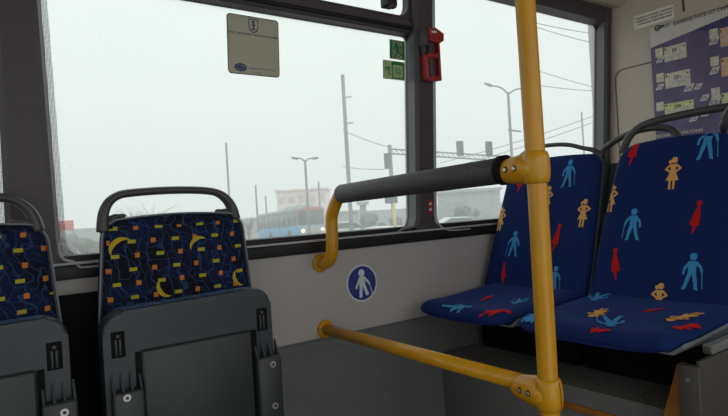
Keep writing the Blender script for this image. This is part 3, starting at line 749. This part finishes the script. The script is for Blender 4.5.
def make_seat(name, label, yc, ztop, marks_back, marks_pan, HB, HT, yp, HP):
    t_ = thing(name, label, 'seat', (1.6, yc, -.6), 'blue priority seats')
    def hwz(z):
        t = max(0, min(1, (z-ZB)/(ztop-ZB))); h = HB+(HT-HB)*t**1.8
        r = .055; d = ztop-z
        if d < r: h -= r-sqrt(max(0, r*r-(r-d)**2))
        return h
    def fx(y, z):
        u = max(-1, min(1, (y-yc)/max(.05, hwz(min(z, ztop-.001))))); t = (z-ZB)/(ztop-ZB)
        e = max(0, abs(u)-.88)/.12; d = max(0, 1-(ztop-z)/.035)
        return XB+(XT-XB)*t-.014*u*u*(1-.5*t)+.010*sin(t*pi)*0+.024*e*e+.020*d*d
    zz = [ZB-.03+(ztop-.06-ZB+.03)*i/14 for i in range(15)]+[ztop-q for q in (.045, .033, .024, .016, .010, .005, .002, .0005)]
    rows = []
    cr = lambda u, z: .008*(1-u*u)*max(0, (z-ztop+.2)/.2)
    for z in zz:
        h = hwz(z)
        rows.append([V((fx(yc+u*h, z), yc+u*h, z+cr(u, z))) for u in us]+[V((XB+(XT-XB)*(z-ZB)/(ztop-ZB)+.06, yc+u*h, z+cr(u, z))) for u in us[::-1]])
    b = MB(); b.grid(rows, FABRIC, closed=True); b.bm.faces.new([b.bm.verts.new(p) for p in rows[-1]])
    bmesh.ops.remove_doubles(b.bm, verts=b.bm.verts[:], dist=1e-5)
    def inb(y, z): return z < ztop+.004 and abs(y-yc) < hwz(min(z, ztop-.001))-.002
    for kind, px, py, s_ in marks_back:
        x = 1.8
        for _ in range(10): p = pX(px, py, x); x = fx(p.y, p.z)
        fl = -1 if kind.endswith('-') else 1; kd = kind.rstrip('-')
        for q in motif(kd):
            patch(b, [(p.y-fl*a*s_, p.z+c_*s_) for a, c_ in q], lambda y, z: V((fx(y, z)-.0014, y, z+cr(max(-1, min(1, (y-yc)/.2)), z)*.9)), inb, MCOL[kd], 2)
    b.build('backrest', t_, rec=False)
    # back shell
    b = MB(); rows = []
    for z in zz:
        h = hwz(z)+.008; xx = XB+(XT-XB)*(z-ZB)/(ztop-ZB)
        rows.append([V((xx+.022, yc+u*h, z+cr(u, z))) for u in us]+[V((xx+.085, yc+u*h*.96, z+cr(u, z))) for u in us[::-1]])
    b.grid(rows, SHELL, closed=True); b.bm.faces.new([b.bm.verts.new(p) for p in rows[-1]]); b.bm.faces.new([b.bm.verts.new(p) for p in rows[0]]); b.build('back_shell', t_)
    # cushion
    XFt = 1.335
    prof = []   # x, z along the top, then round the front
    def fz(x, y=None):
        q = (XB+.03-x)
        z = -.336-.018*min(1, max(0, q-.02)/.30)
        dr = .034*(1-sqrt(max(0, 1-((XFt+.05-x)/.0505)**2))) if x < XFt+.05 else 0
        if y is not None:
            u = abs(y-yp)/hwx(x); e = max(0, u-.80)/.20
            z += .010*u*u*(1 if x > XFt+.05 else max(0, (x-XFt)/.05)); dr = max(dr, .022*e*e)
        z -= dr
        return z
    def hwx(x):
        r = .055; d = x-XFt+.003
        h = HP
        if d < r: h -= r-sqrt(max(0, r*r-(r-d)**2))
        return h
    xs = [XB+.06, XB+.02, 1.70, 1.65, 1.60, 1.55, 1.50, 1.46, 1.43, 1.41, 1.40, 1.39, 1.38, 1.372, 1.365, 1.358, 1.352, 1.347, 1.343, 1.340, 1.3375, 1.336, XFt]
    b = MB(); rows = []
    for x in xs:
        h = hwx(x); zbot = -.404+.006*max(0, 1-(x-XFt)/.05)
        rows.append([V((x, yp+u*h, fz(x, yp+u*h))) for u in us]+[V((x+.004, yp+u*h*.97, min(zbot+.026*abs(u)**3*min(1, .35+(x-XFt)/.08), fz(x, yp+u*h)-.006))) for u in us[::-1]])
    b.grid(rows, FABRIC, closed=True); b.bm.faces.new([b.bm.verts.new(p) for p in rows[-1]]).material_index = 0
    bmesh.ops.remove_doubles(b.bm, verts=b.bm.verts[:], dist=1e-5)
    def inp(x, y): return XFt+.003 < x < XB+.02 and abs(y-yp) < hwx(x)-.003
    for kind, px, py, s_, ang in marks_pan:
        z = -.36; p = None
        for _ in range(14):
            d = ray(px, py); p = d*(z/d.z); z = .5*z+.5*fz(max(XFt, p.x), p.y)
        kd = kind.rstrip('-'); fl = -1 if kind.endswith('-') else 1
        for q in motif(kd):
            pol = []
            for a, c_ in q:
                a *= fl*s_; c_ *= s_
                pol.append((p.x+a*cos(ang)-c_*sin(ang), p.y+a*sin(ang)+c_*cos(ang)))
            patch(b, pol, lambda x, y: V((x, y, fz(x, y)+.0028)), inp, MCOL[kd], 2)
    b.build('seat_cushion', t_, rec=False)
    # grey shell under the cushion, its rim showing along the sides
    b = MB(); rows = []
    for x in [q for q in xs if q > 1.375]:
        h = hwx(x)+.006; ze = fz(x, yp+hwx(x)*.999)
        rows.append([V((x+.012, yp-h, ze-.006)), V((x+.012, yp-h*.99, ze-.018)), V((x+.012, yp-h*.9, -.402)), V((x+.012, yp+h*.9, -.402)), V((x+.012, yp+h*.99, ze-.018)), V((x+.012, yp+h, ze-.006)), V((x+.012, yp+h*.86, -.398)), V((x+.012, yp-h*.86, -.398))])
    b.grid(rows, PIPING, closed=True, smooth=False); b.bm.faces.new([b.bm.verts.new(p) for p in rows[-1]]); b.build('seat_shell', t_)
    return t_, fx, hwz

def handle(t_, pts, r0, r1, X):
    pth = smooth_path([pX(x, y, xx) for x, y, xx in pts], 5); n = len(pth)
    b = MB(); rad = []
    for i in range(n):
        t = i/(n-1); e = min(t, 1-t); rad.append(r0+(r1-r0)*max(0, 1-e/.22))
    b.tube(pth, rad, HANDLE, 12, flat=1.25); return b.build('grab_handle', t_)

XH = XT+.03
seatA, fxA, _ = make_seat('bus_seat', 'blue priority seat beside the window, partly behind the yellow pole', 1.388, .157,
    [('man', 569, 174, .105), ('woman', 583, 213, .105), ('red', 556.5, 237, .105), ('woman-', 501, 219, .10), ('man-', 514, 243.5, .10), ('red-', 504, 273, .085), ('man', 554.5, 279, .095), ('woman', 547, 199, .10), ('red', 521, 181, .10)],
    [('woman', 492, 287.5, .10, R(100)), ('man', 456, 308, .12, R(205)), ('red', 493, 312.5, .12, R(215)), ('red-', 487, 298.5, .09, R(95)), ('man', 519, 302, .10, R(110)), ('red', 527, 318, .09, R(60))], .233, .210, 1.374, .208)
handle(seatA, [(515, 168, XH), (520, 157, XH), (534, 148, XH), (552, 145, XH), (568, 144.8, XH), (582, 147.8, XH), (594, 150.5, XH), (603, 157, XH)], .0085, .012, XH)
seatB, fxB, _ = make_seat('bus_seat', 'nearest blue priority seat, on the aisle side in front of the purple poster', .908, .172,
    [('red', 634, 150, .11), ('man', 708, 142, .115), ('woman', 672.5, 174, .105), ('woman-', 611.5, 198, .10), ('man-', 633, 224, .105), ('red', 696, 217, .105), ('red-', 616, 263.5, .105), ('man', 692.5, 271, .108), ('woman', 658.5, 299, .10)],
    [('man', 598, 297.5, .11, R(105)), ('red', 652, 311, .08, R(250)), ('woman', 599, 313.5, .11, R(100)), ('man', 611, 322.5, .13, R(120)), ('woman-', 684, 317.5, .12, R(70)), ('red', 699, 330, .15, R(75)), ('red', 586, 338, .13, R(30)), ('man', 527, 325, .1, R(200))], .230, .184, .902, .232)
handle(seatB, [(622.5, 153, XH), (625, 145, XH), (630, 136, XH), (639, 127.5, XH), (652, 122, XH), (672, 117, XH), (694, 112.5, XH), (716, 108.5, XH), (735, 107, XH), (747, 112, XH), (754, 126, XH), (757, 142, XH)], .0105, .013, XH)
# moulded end of the aisle handle
b = MB(); c0, c1, c2 = pX(722.5, 124, XH-.03), pX(727.5, 111, XH-.03), pX(737, 97, XH-.03)
b.tube(smooth_path([pX(719, 130, XH-.03)+V((.03, 0, 0)), pX(727, 121, XH-.03), pX(734, 108, XH-.03), pX(741, 98, XH-.03)], 4), [.010]*2+[.017]*8+[.013]*3, HANDLE, 12)
b.tube(smooth_path([pX(720.5, 119.5, XH-.05), pX(725, 111.5, XH-.05), pX(731, 103, XH-.05)], 4), .0035, BARGREY, 8); b.build('handle_end', seatB)  # thin light-grey tube drawn as the highlight along its edge

# side frame of the aisle seat
fr_y = .68
b = MB(); px0 = pX(683, 380, 1.40); 
pst = sempty('x') if False else None
y0_, y1_ = .635, .685
b.box((1.400, y0_, FL+.0), (1.425, y1_, -.425), GREYMETAL, .003); b.build('support_post', seatB)
b = MB(); b.tube([(1.397, .662, -.458), (1.4005, .662, -.458)], .0055, STEEL, 10); b.build('bolt', seatB)
b = MB(); b.box((1.425, .640, FL+.0), (1.95, .652, -.415), GREYMETAL, .002); b.build('side_panel', seatB)
b = MB()
b.box((1.425, .612, -.394), (1.95, .636, -.372), BARGREY, .003); b.box((1.421, .615, -.391), (1.427, .633, -.375), GREYMETAL, .002); b.build('side_bar', seatB)
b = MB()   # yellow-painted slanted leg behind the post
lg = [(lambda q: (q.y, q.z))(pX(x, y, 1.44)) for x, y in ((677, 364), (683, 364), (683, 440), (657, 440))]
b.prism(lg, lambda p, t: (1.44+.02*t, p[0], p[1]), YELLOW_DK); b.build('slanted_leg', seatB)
# seat bearers, widened in black to stand for the shade under the seats
b = MB(); b.box((1.70, 1.165, -.586), (1.80, 1.60, -.413), BLACKP, .003); b.build('support_box', seatA)
b = MB(); b.box((1.70, .72, -.586), (1.80, 1.14, -.413), BLACKP, .003); b.build('support_box', seatB)

# podium the seats stand on
b = MB(); b.box((1.51, .70, FL), (XR, YW-.005, -.590), KICK, .003); b.box((1.508, .70, -.590), (XR, YW-.005, -.586), GRIT)
b.box((1.502, .70, -.660), (1.512, 1.135, -.640), YELLOW_DK, .001); struct(b.build('trim_11'))

# seat behind, back to back with the front pair
rb = thing('back_to_back_seat', 'grey-backed seat behind the blue pair, only its arched handle and shell showing', 'seat', (2.2, 1.22, -.6))
b = MB(); rows = []
for z in [-.40+.045*i for i in range(12)]+[.115, .125]:
    h = .215 if z < .06 else .215-(.05-sqrt(max(0, .0025-(z-.075)**2)) if z > .075 else 0)
    rows.append([V((2.17, 1.20+u*h, z)) for u in us]+[V((2.23, 1.20+u*h, z)) for u in us[::-1]])
b.grid(rows, SHELL, closed=True); b.bm.faces.new([b.bm.verts.new(p) for p in rows[-1]]); b.bm.faces.new([b.bm.verts.new(p) for p in rows[0]]); b.build('back_shell', rb)
b = MB(); b.box((2.23, .99, -.42), (2.66, 1.41, -.34), FABRIC, .02); b.build('seat_cushion', rb)
b = MB(); b.box((2.30, 1.05, -.586), (2.50, 1.35, -.41), BLACKP, .004); b.build('support_box', rb)
handle(rb, [(597, 166, 2.19), (601, 153, 2.19), (612, 143, 2.19), (626, 135.2, 2.19), (640, 130, 2.19), (655, 127.6, 2.19), (668, 128.5, 2.19), (676, 134, 2.19), (680, 146, 2.19)], .0105, .014, 2.19)

# ------------------------------------------------------------------ 6. yellow handrail
XP, YP = .985, .747
hr = thing('handrail', 'yellow pole with black padded rail and lower bar fixed to the side wall', 'handrail', (XP, YP, FL))
b = MB(); b.tube([(XP-.004, YP, FL), (XP-.003, YP, -.36), (XP, YP, .0), (XP-.004, YP, .42), (XP-.010, YP, 1.18)], .0208, YELLOW, 24); b.build('pole', hr)
zp = .064
b = MB(); pad0 = pX(341, 194, XP); pad1 = pX(505, 170, XP)
b.tube([pad0, pad0+(pad1-pad0)*.012, pad1+(pad0-pad1)*.012, pad1], [.027, .030, .030, .027], FOAM, 28); b.build('foam_sleeve', hr)
b = MB(); dv = (pad1-pad0).normalized(); b.tube([pad1-dv*.014, pad1-dv*.010, pad1+dv*.006, pad1+dv*.010], [.030, .0335, .0335, .029], BLACKP, 24); b.build('end_collar', hr)
b = MB()
fl_ = V((.984, YW, -.176)); be = [pad0+dv*.03, pad0-dv*.002, V((XP, 1.535, .020)), V((XP, 1.562, -.02)), V((XP, 1.566, -.07)), V((XP-.001, 1.568, -.115)), V((XP-.001, 1.578, -.150)), V((XP-.001, 1.605, -.172)), V((fl_.x, YW-.004, fl_.z))]
b.tube(smooth_path(be, 6), .0205, YELLOW, 20); b.build('bent_tube', hr)
def flange(c_, name):
    b = MB(); b.tube([V(c_)+V((0, -.010, 0)), V(c_)+V((0, -.006, 0)), V(c_)], [.025, .031, .032], YELLOW, 24); o = b.build(name, hr)
    for dx in (-.0255, .0255):
        b2_ = MB(); b2_.tube([V(c_)+V((dx, -.0125, .006)), V(c_)+V((dx, -.007, .006))], .0045, STEEL, 8); b2_.build('bolt', o)
    return o
flange((fl_.x, YW, fl_.z), 'wall_flange')
lw = pY(325, 329, YW); le = pX(528, 384, XP-.002)
b = MB(); b.tube([V((lw.x, YW-.002, lw.z)), le], .0185, YELLOW, 20); b.build('lower_bar', hr)
flange((lw.x, YW, lw.z), 'wall_flange')
def clamp(c_, dirv, pole_r, L, r_end, tilt=0):
    """moulded tee: a sleeve round the pole that tapers along the rail"""
    dirv = V(dirv).normalized(); b = MB()
    b.tube([c_+V((0, 0, s_)) for s_ in (-.034, -.031, -.02, 0, .02, .031, .034)], [pole_r, pole_r+.004, pole_r+.007, pole_r+.008, pole_r+.007, pole_r+.004, pole_r], YELLOW, 24)
    pth = [c_+dirv*(L*k) for k in (-.05, .2, .4, .6, .8, .93, 1.0)]
    b.tube(pth, [.030, .033, .0325, .030, .0275, .024, .018 if r_end < .02 else r_end], YELLOW, 22)
    o = b.build('clamp', hr)
    side = V((-1, 0, 0))
    for k in (.62, .34):
        b = MB(); p = c_+dirv*(L*k)+side*(.030 if k < .5 else .0278)+V((0, 0, .002))
        b.tube([p+V((.008, 0, 0)), p, p+V((-.003, 0, 0))], [.0075, .0075, .006], BLACKP, 14); b.tube([p+V((-.003, 0, 0)), p+V((-.006, 0, 0))], [.005, .004], STEEL, 10); b.build('bolt', o)
clamp(V((XP-.001, YP, pX(532, 168, XP).z)), pad0-pad1, .0215, .092, .026)
clamp(V((XP-.003, YP, pX(536, 390, XP).z)), V((lw.x-le.x, lw.y-le.y, 0)), .0215, .085, .0205)
b = MB(); zc = pX(536, 390, XP).z   # sleeve split line
b.tube([(XP-.003, YP-.0285, zc+.03), (XP-.003, YP-.031, zc), (XP-.003, YP-.0285, zc-.03)], .0012, YELLOW_DK, 6); b.build('sleeve_seam', hr)

# ------------------------------------------------------------------ 7. outside, under a white sky
GZ = -2.5
def plain(name, col, rough=.85): return mat(name, col, rough, noise=.15, nscale=.8)
ASPH = plain('wet_asphalt', (.22, .22, .225)); CONC = plain('pale_concrete', (.42, .42, .42)); POLEM = plain('galvanised_pole', (.20, .21, .22))
LEAF = mat('winter_bush', (.14, .14, .12), .9, noise=.5, nscale=1.5); BUSBL = plain('bus_light_blue', (.09, .33, .56)); BUSGL = mat('bus_dark_glass', (.05, .06, .065), .2)
BUSW = plain('bus_roof_grey', (.38, .4, .41)); TYRE = plain('tyre_black', (.02, .02, .02)); CARW = plain('car_white', (.75, .77, .78), .4); PINK = plain('hazy_salmon_facade', (.9, .77, .74))  # salmon wall colour lightened to carry the haze
FACP = plain('hazy_salmon_window', (.72, .58, .56)); HOARD = plain('red_hoarding', (.62, .07, .06)); SIGBK = plain('signal_black', (.05, .055, .06)); YPOST = plain('yellow_post', (.66, .52, .06)); FACG = plain('grey_facade', (.36, .37, .38))
LAMPW = mat('headlight', (.9, .8, .5), .3, emit=((1, .78, .4), 3)); DEST = mat('destination_display', (.3, .05, .02), .4, emit=((1, .22, .08), .25))
b = MB(); b.box((-400, 3.2, GZ-.3), (500, 500, GZ), ASPH); struct(b.build('ground'))

def gpole(name, label, cat, px, ptop, D, r, arms=(), group=None, pbot=None):
    p = pD(px, ptop, D); o = thing(name, label, cat, (p.x, p.y, GZ), group)
    b = MB(); b.tube([(p.x, p.y, GZ), (p.x, p.y, p.z)], [r*1.25, r], POLEM, 10); b.build('mast', o)
    return o, p
o, p = gpole('street_lamp', 'double-armed street lamp standing alone left of the tall mast', 'street lamp', 305, 160, 42, .085)
for sx_ in (-9, 9):
    e = pD(305+sx_, 158.5, 42); b = MB(); b.tube(smooth_path([p+V((0, 0, -.15)), p.lerp(e, .4)+V((0, 0, .05)), e], 4), .05, POLEM, 8); a_ = b.build('arm', o)
    b = MB(); d_ = (e-p).normalized(); b.tube([e-d_*.1, e+d_*.35], [.10, .07], POLEM, 8, flat=.6); b.build('lamp_head', a_)
o, p = gpole('street_lamp', 'double-armed street lamp seen through the right-hand window', 'street lamp', 508, 92, 26, .062)
for ex_, ey_ in ((490.5, 85.5), (531, 89)):
    e = pD(ex_, ey_, 26); b = MB(); b.tube(smooth_path([p+V((0, 0, -.1)), p.lerp(e, .4)+V((0, 0, .08)), e], 4), .035, POLEM, 8); a_ = b.build('arm', o)
    b = MB(); d_ = (e-p).normalized(); b.tube([e-d_*.05, e+d_*.3], [.075, .05], POLEM, 8, flat=.6); b.build('lamp_head', a_)
e = pD(521, 131.5, 26); q = pD(508, 130, 26); b = MB(); b.tube([q, e], .04, POLEM, 8); b.build('cross_arm', o)
o, p = gpole('catenary_mast', 'tallest lattice-grey mast in the middle of the big window', 'mast', 342.5, 75, 30, .095)
for z_ in (1.2, 2.6):
    b = MB(); b.tube([(p.x, p.y, p.z-z_), (p.x+.45, p.y-.1, p.z-z_+.05)], .03, POLEM, 6); b.build('bracket', o)
for nm, px, py, D, r, lab in (('line_pole', 226, 143, 48, .085, 'thin grey pole rising just right of the moon-patterned seat'), ('line_pole', 255.5, 185, 80, .12, 'short thin pole above the rear end of the parked bus'),
                              ('line_pole', 265.5, 196, 85, .11, 'shortest thin pole above the middle of the distant bus'), ('line_pole', 318.5, 182, 55, .08, 'thin pole between the street lamp and the tall mast'),
                              ('line_pole', 581.5, 112, 36, .05, 'thin pole left of the right-hand window edge')):
    gpole(nm, lab, 'pole', px, py, D, r, group='distant poles')
# traffic-signal gantry
D = 34; p = pD(389.5, 145, D); gt = thing('signal_gantry', 'traffic signal gantry with long arm behind the pillar', 'gantry', (p.x, p.y, GZ))
b = MB(); b.tube([(p.x, p.y, GZ), (p.x, p.y, p.z)], .12, POLEM, 10); b.build('mast', gt)
b = MB(); e = pD(512, 157, D); s0 = pD(389.5, 149, D)
for dz in (0, -.28): b.tube([s0+V((0, 0, dz)), e+V((0, 0, dz))], .045, POLEM, 6)
for i in range(24):
    a_ = s0.lerp(e, i/24); c_ = s0.lerp(e, (i+1)/24); b.tube([a_, c_+V((0, 0, -.28))], .02, POLEM, 4)
b.build('truss_arm', gt)
for px, py in ((460, 148.5), (489, 149)):
    c_ = pD(px, py, D-.25); b = MB(); b.box((c_.x-.2, c_.y-.12, c_.z-.45), (c_.x+.2, c_.y+.12, c_.z+.45), SIGBK, .03)
    sgl = b.build('signal_head', gt)
    for z_ in (-.28, 0, .28):
        b = MB(); b.tube([(c_.x-.05, c_.y-.12, c_.z+z_), (c_.x-.05, c_.y-.22, c_.z+z_)], .12, BLACKP, 10); b.build('lens_hood', sgl)
c_ = pD(387.5, 160, D-.3); b = MB(); b.box((c_.x-.18, c_.y-.12, c_.z-.5), (c_.x+.18, c_.y+.12, c_.z+.4), SIGBK, .03); b.build('signal_head', gt)
D = 26; p = pD(393.5, 203, D); yp = thing('yellow_sign_post', 'yellow post carrying a dark oval sign below the padded rail', 'sign post', (p.x, p.y, GZ))
b = MB(); b.tube([(p.x, p.y, GZ), (p.x, p.y, p.z)], .075, YPOST, 10); b.build('post', yp)
c_ = pD(391, 200, D); b = MB(); b.box((c_.x-.34, c_.y-.1, c_.z-.16), (c_.x+.34, c_.y+.06, c_.z+.18), SIGBK, .05); b.build('sign_head', yp)
# wires
def wire(a, c_, D, D2, sag=.25, lab='', r=.016):
    A, B = pD(*a, D), pD(*c_, D2); b = MB()
    b.tube([A.lerp(B, i/12)+V((0, 0, -sag*4*(i/12)*(1-i/12))) for i in range(13)], r, POLEM, 5)
    tag(b.build('overhead_wire'), lab, 'wire', 'overhead wires')
wire((343, 130), (390, 147), 30, 34, .1, 'thin wire from the tall mast down to the signal gantry', .02)
wire((343, 166.5), (390, 168.5), 30, 34, .1, 'lower nearly level wire right of the tall mast', .02)
wire((536, 23), (640, 38), 24, 24, .1, 'topmost overhead wire in the right-hand window')
wire((536, 27), (640, 52), 24, 24, .1, 'second overhead wire from the top in the right-hand window')
wire((536, 70), (640, 97), 26, 26, .1, 'middle sagging wire in the right-hand window')
wire((536, 85), (640, 92), 26, 26, .1, 'level wire right of the double street lamp')
wire((440, 163), (625, 104), 34, 30, .2, 'upper of two wires climbing behind the yellow pole', .02)
wire((440, 170), (625, 110), 34, 30, .2, 'lower of two wires climbing behind the yellow pole', .02)

# the parked bus
D = 50
p = pD(300, 231, D); bus = thing('city_bus', 'blue and grey city bus waiting across the wet road', 'bus', (p.x, p.y, GZ))
hd = R(-152)   # heading of the side, from the front corner backwards
ax = V((cos(hd+R(180)-R(0)), 0, 0))
fdir = V((rt.x, rt.y, 0)).normalized(); gdir = V((fw.x, fw.y, 0)).normalized()
ang = R(62); back = (-fdir*cos(ang)+gdir*sin(ang)).normalized(); across = V((-back.y, back.x, 0)); across = across if across.dot(fdir) > 0 else -across
MB_ = M4(((back.x, across.x, 0, p.x), (back.y, across.y, 0, p.y), (0, 0, 1, GZ), (0, 0, 0, 1))) @ M4.Rotation(R(2.2), 4, 'Y')
L_, Wd = 12.0, 2.5
b = MB(); b.box((0, 0, .35), (L_, Wd, 1.35), BUSBL, .05, MB_); b.build('lower_body', bus)
b = MB(); b.box((0.02, 0.02, 1.35), (L_-.02, Wd-.02, 2.7), BUSGL, .05, MB_); b.build('window_band', bus)
for i in range(8):
    b = MB(); b.box((.3+i*1.42, -.01, 1.3), (.45+i*1.42, .05, 2.72), BUSW, 0, MB_); b.build('window_post', bus)
b = MB(); b.box((-.02, -.02, 2.68), (L_+.02, Wd+.02, 3.0), BUSW, .08, MB_); b.box((1.5, .5, 3.0), (5, 2, 3.25), BUSW, .08, MB_); b.build('roof', bus)
b = MB(); b.box((-.05, .35, 2.62), (.02, Wd-.35, 2.95), DEST, .01, MB_); b.build('destination_sign', bus)
b = MB(); b.box((-.04, .0, .35), (.02, Wd, 1.25), BUSW, .02, MB_); b.build('front_panel', bus)
for y_ in (.3, Wd-.3):
    b = MB(); b.tube([MB_ @ V((-.10, y_, .85)), MB_ @ V((-.02, y_, .85))], .16, LAMPW, 12); b.build('headlight', bus)
for x_ in (2.6, 8.2):
    for y_ in (.12, Wd-.12):
        b = MB(); b.tube([MB_ @ V((x_, y_-.14, .5)), MB_ @ V((x_, y_+.14, .5))], .5, TYRE, 18); b.build('wheel', bus)
b = MB(); b.box((-.5, -.15, 1.9), (-.2, .05, 2.5), SIGBK, .04, MB_); b.tube([MB_ @ V((0, 0, 2.6)), MB_ @ V((-.35, -.05, 2.5))], .03, SIGBK, 6); b.build('mirror', bus)

def car(px, py, D, col, lab, yaw):
    p = pD(px, py, D); o = thing('car', lab, 'car', (p.x, p.y, GZ), 'waiting cars')
    T = M4.Translation((p.x, p.y, GZ)) @ M4.Rotation(yaw, 4, 'Z')
    prof = [(-2.1, .35), (2.1, .35), (2.15, .75), (1.2, .92), (.45, 1.42), (-1.1, 1.46), (-1.9, .98), (-2.15, .9)]
    b = MB(); b.prism(prof, lambda q, t: T @ V((q[0], -.85+1.7*t, q[1]*1.05)), col); b.build('body', o)
    b = MB(); gl = [(1.08, .95), (.42, 1.36), (-1.05, 1.40), (-1.7, 1.0)]
    b.prism(gl, lambda q, t: T @ V((q[0], -.87+1.74*t, q[1]*1.05)), BUSGL); b.build('side_glass', o)
    for x_ in (-1.3, 1.3):
        for y_ in (-.8, .8):
            b = MB(); b.tube([T @ V((x_, y_-.1, .33)), T @ V((x_, y_+.1, .33))], .33, TYRE, 14); b.build('wheel', o)
    return o
car(391, 226, 29, CARW, 'white car behind the yellow sign post', R(-55))
car(349, 228, 46, CARW, 'pale car at the foot of the tall mast', R(-25))
car(462, 218, 40, CARW, 'pale car low in the right-hand window', R(-30))
# buildings and greenery
def bld(name, lab, px0, px1, pyt, D, depth, ma, rows_=2, cols=5, wm=None, rm=None):
    a, c_ = pD(px0, pyt, D), pD(px1, pyt, D); zt__ = max(a.z, c_.z, GZ+2)
    d_ = (c_-a); d_.z = 0; L = d_.length; d_.normalize(); nn = V((-d_.y, d_.x, 0))
    o = thing(name, lab, 'building', (a.x, a.y, GZ)); T = M4(((d_.x, nn.x, 0, a.x), (d_.y, nn.y, 0, a.y), (0, 0, 1, GZ), (0, 0, 0, 1))); H = zt__-GZ
    b = MB(); b.box((0, 0, 0), (L, depth, H), ma, 0, T); b.build('wall', o)
    b = MB(); b.box((-.3, -.3, H), (L+.3, depth+.3, H+.35), rm or CONC, 0, T); b.build('roof', o)
    for r_ in range(rows_):
        for i in range(cols):
            b = MB(); x0_ = L*(i+.2)/cols; z0_ = H*(r_+.3)/rows_; b.box((x0_, -.05, z0_), (x0_+L*.6/cols, .05, z0_+H*.4/rows_), wm or CONC, 0, T); b.build('window', o)
    return o
bld('salmon_building', 'hazy salmon building behind the distant bus', 276, 326, 192, 110, 12, PINK, 2, 5, FACP, PINK)  # haze is put into the pale wall, window and roof colours
bld('pale_building', 'pale flat-roofed building low in the right-hand window', 447, 500, 193, 75, 10, FACG, 2, 6)
bld('grey_tower', 'narrow grey tower between the yellow bend and the sign post', 359.5, 366, 205, 60, 2, FACG, 2, 1)
bld('low_hall', 'long low pale hall behind the white car', 330, 358, 215, 90, 8, CONC, 1, 4)
a = pD(56, 222, 34); c_ = pD(72.5, 222, 34); b = MB(); d_ = (c_-a); L = d_.length
rd = thing('red_hoarding', 'red hoarding beyond the hedge at the window corner', 'hoarding', (a.x, a.y, GZ))
T = M4.Translation((a.x, a.y, 0)) @ M4.Rotation(atan2(d_.y, d_.x), 4, 'Z'); b.box((-.6, 0, a.z-.55), (L, .12, a.z+.05), HOARD, .01, T); b.build('board', rd)
for x_ in (.1, L-.1):
    b = MB(); b.tube([T @ V((x_, .2, GZ)), T @ V((x_, .2, a.z-.05))], .04, POLEM, 6); b.build('leg', rd)
def bush(px, py, D, rx, h, lab, n=14):
    p = pD(px, py, D); b = MB(); zt__ = max(p.z, GZ+.6)
    for i in range(n):
        x = p.x+random.uniform(-rx, rx); y = p.y+random.uniform(-rx, rx)*.5; rr = random.uniform(.35, .6)*h*.5
        b.sphere((x, y, GZ+random.uniform(.3, 1)*(zt__-GZ)-rr*.7), rr, LEAF, sub=2, jit=.22)
    tag(b.build('bush'), lab, 'bush', 'roadside bushes')
bush(85, 231, 30, 3.2, 1.6, 'long grey hedge under the red hoarding', 40)
bush(379, 213, 42, 1.6, 1.8, 'round grey bush behind the white car')
bush(463, 207, 50, 1.2, 1.8, 'grey bush in the right-hand window')
# bare trees behind the folded seat
def tree(px, py, D, lab, s_=1.0):
    p = pD(px, py, D); o = thing('bare_tree', lab, 'tree', (p.x, p.y, GZ), 'bare trees'); H = p.z-GZ
    b = MB(); b.tube([(p.x, p.y, GZ), (p.x+.1, p.y, GZ+H*.5)], [.14, .09], LEAF, 7); b.build('trunk', o)
    b = MB()
    for i in range(46):
        a_ = random.uniform(0, 2*pi); z0_ = GZ+H*random.uniform(.25, .6); l = random.uniform(.5, 1.5)*s_; st = V((p.x+.05, p.y, z0_)); en = st+V((cos(a_)*l, sin(a_)*l, H*random.uniform(.15, .42)))
        b.tube([st, st.lerp(en, .5)+V((0, 0, .1)), en], [.035, .02, .008], LEAF, 4)
    b.build('crown', o)
tree(150, 199, 45, 'bare tree framed by the handle of the folded seat', 1.6); tree(132, 203, 48, 'smaller bare tree left of the one in the seat handle', 1.3); tree(247, 212, 44, 'bare tree just left of the bus', .8)

# ------------------------------------------------------------------ sky and exposure
W = bpy.data.worlds.new('world'); S.world = W; W.use_nodes = True; nt = W.node_tree; bg = nt.nodes['Background']
tc = node(nt, 'ShaderNodeTexCoord'); sp = node(nt, 'ShaderNodeSeparateXYZ'); rp = node(nt, 'ShaderNodeValToRGB')
nt.links.new(tc.outputs['Generated'], sp.inputs[0]); nt.links.new(sp.outputs['Z'], rp.inputs[0]); nt.links.new(rp.outputs[0], bg.inputs[0])
rp.color_ramp.elements[0].position = 0; rp.color_ramp.elements[0].color = (.67, .70, .69, 1); rp.color_ramp.elements[1].position = .45; rp.color_ramp.elements[1].color = (.93, .98, .955, 1)
bg.inputs['Strength'].default_value = 1.75
vs_ = S.view_settings; vs_.view_transform = 'Standard'; vs_.look = 'None'; vs_.gamma = 1; vs_.use_curve_mapping = False; vs_.exposure = 0
S.cycles.max_bounces = 8; S.cycles.transparent_max_bounces = 12; S.cycles.use_denoising = True
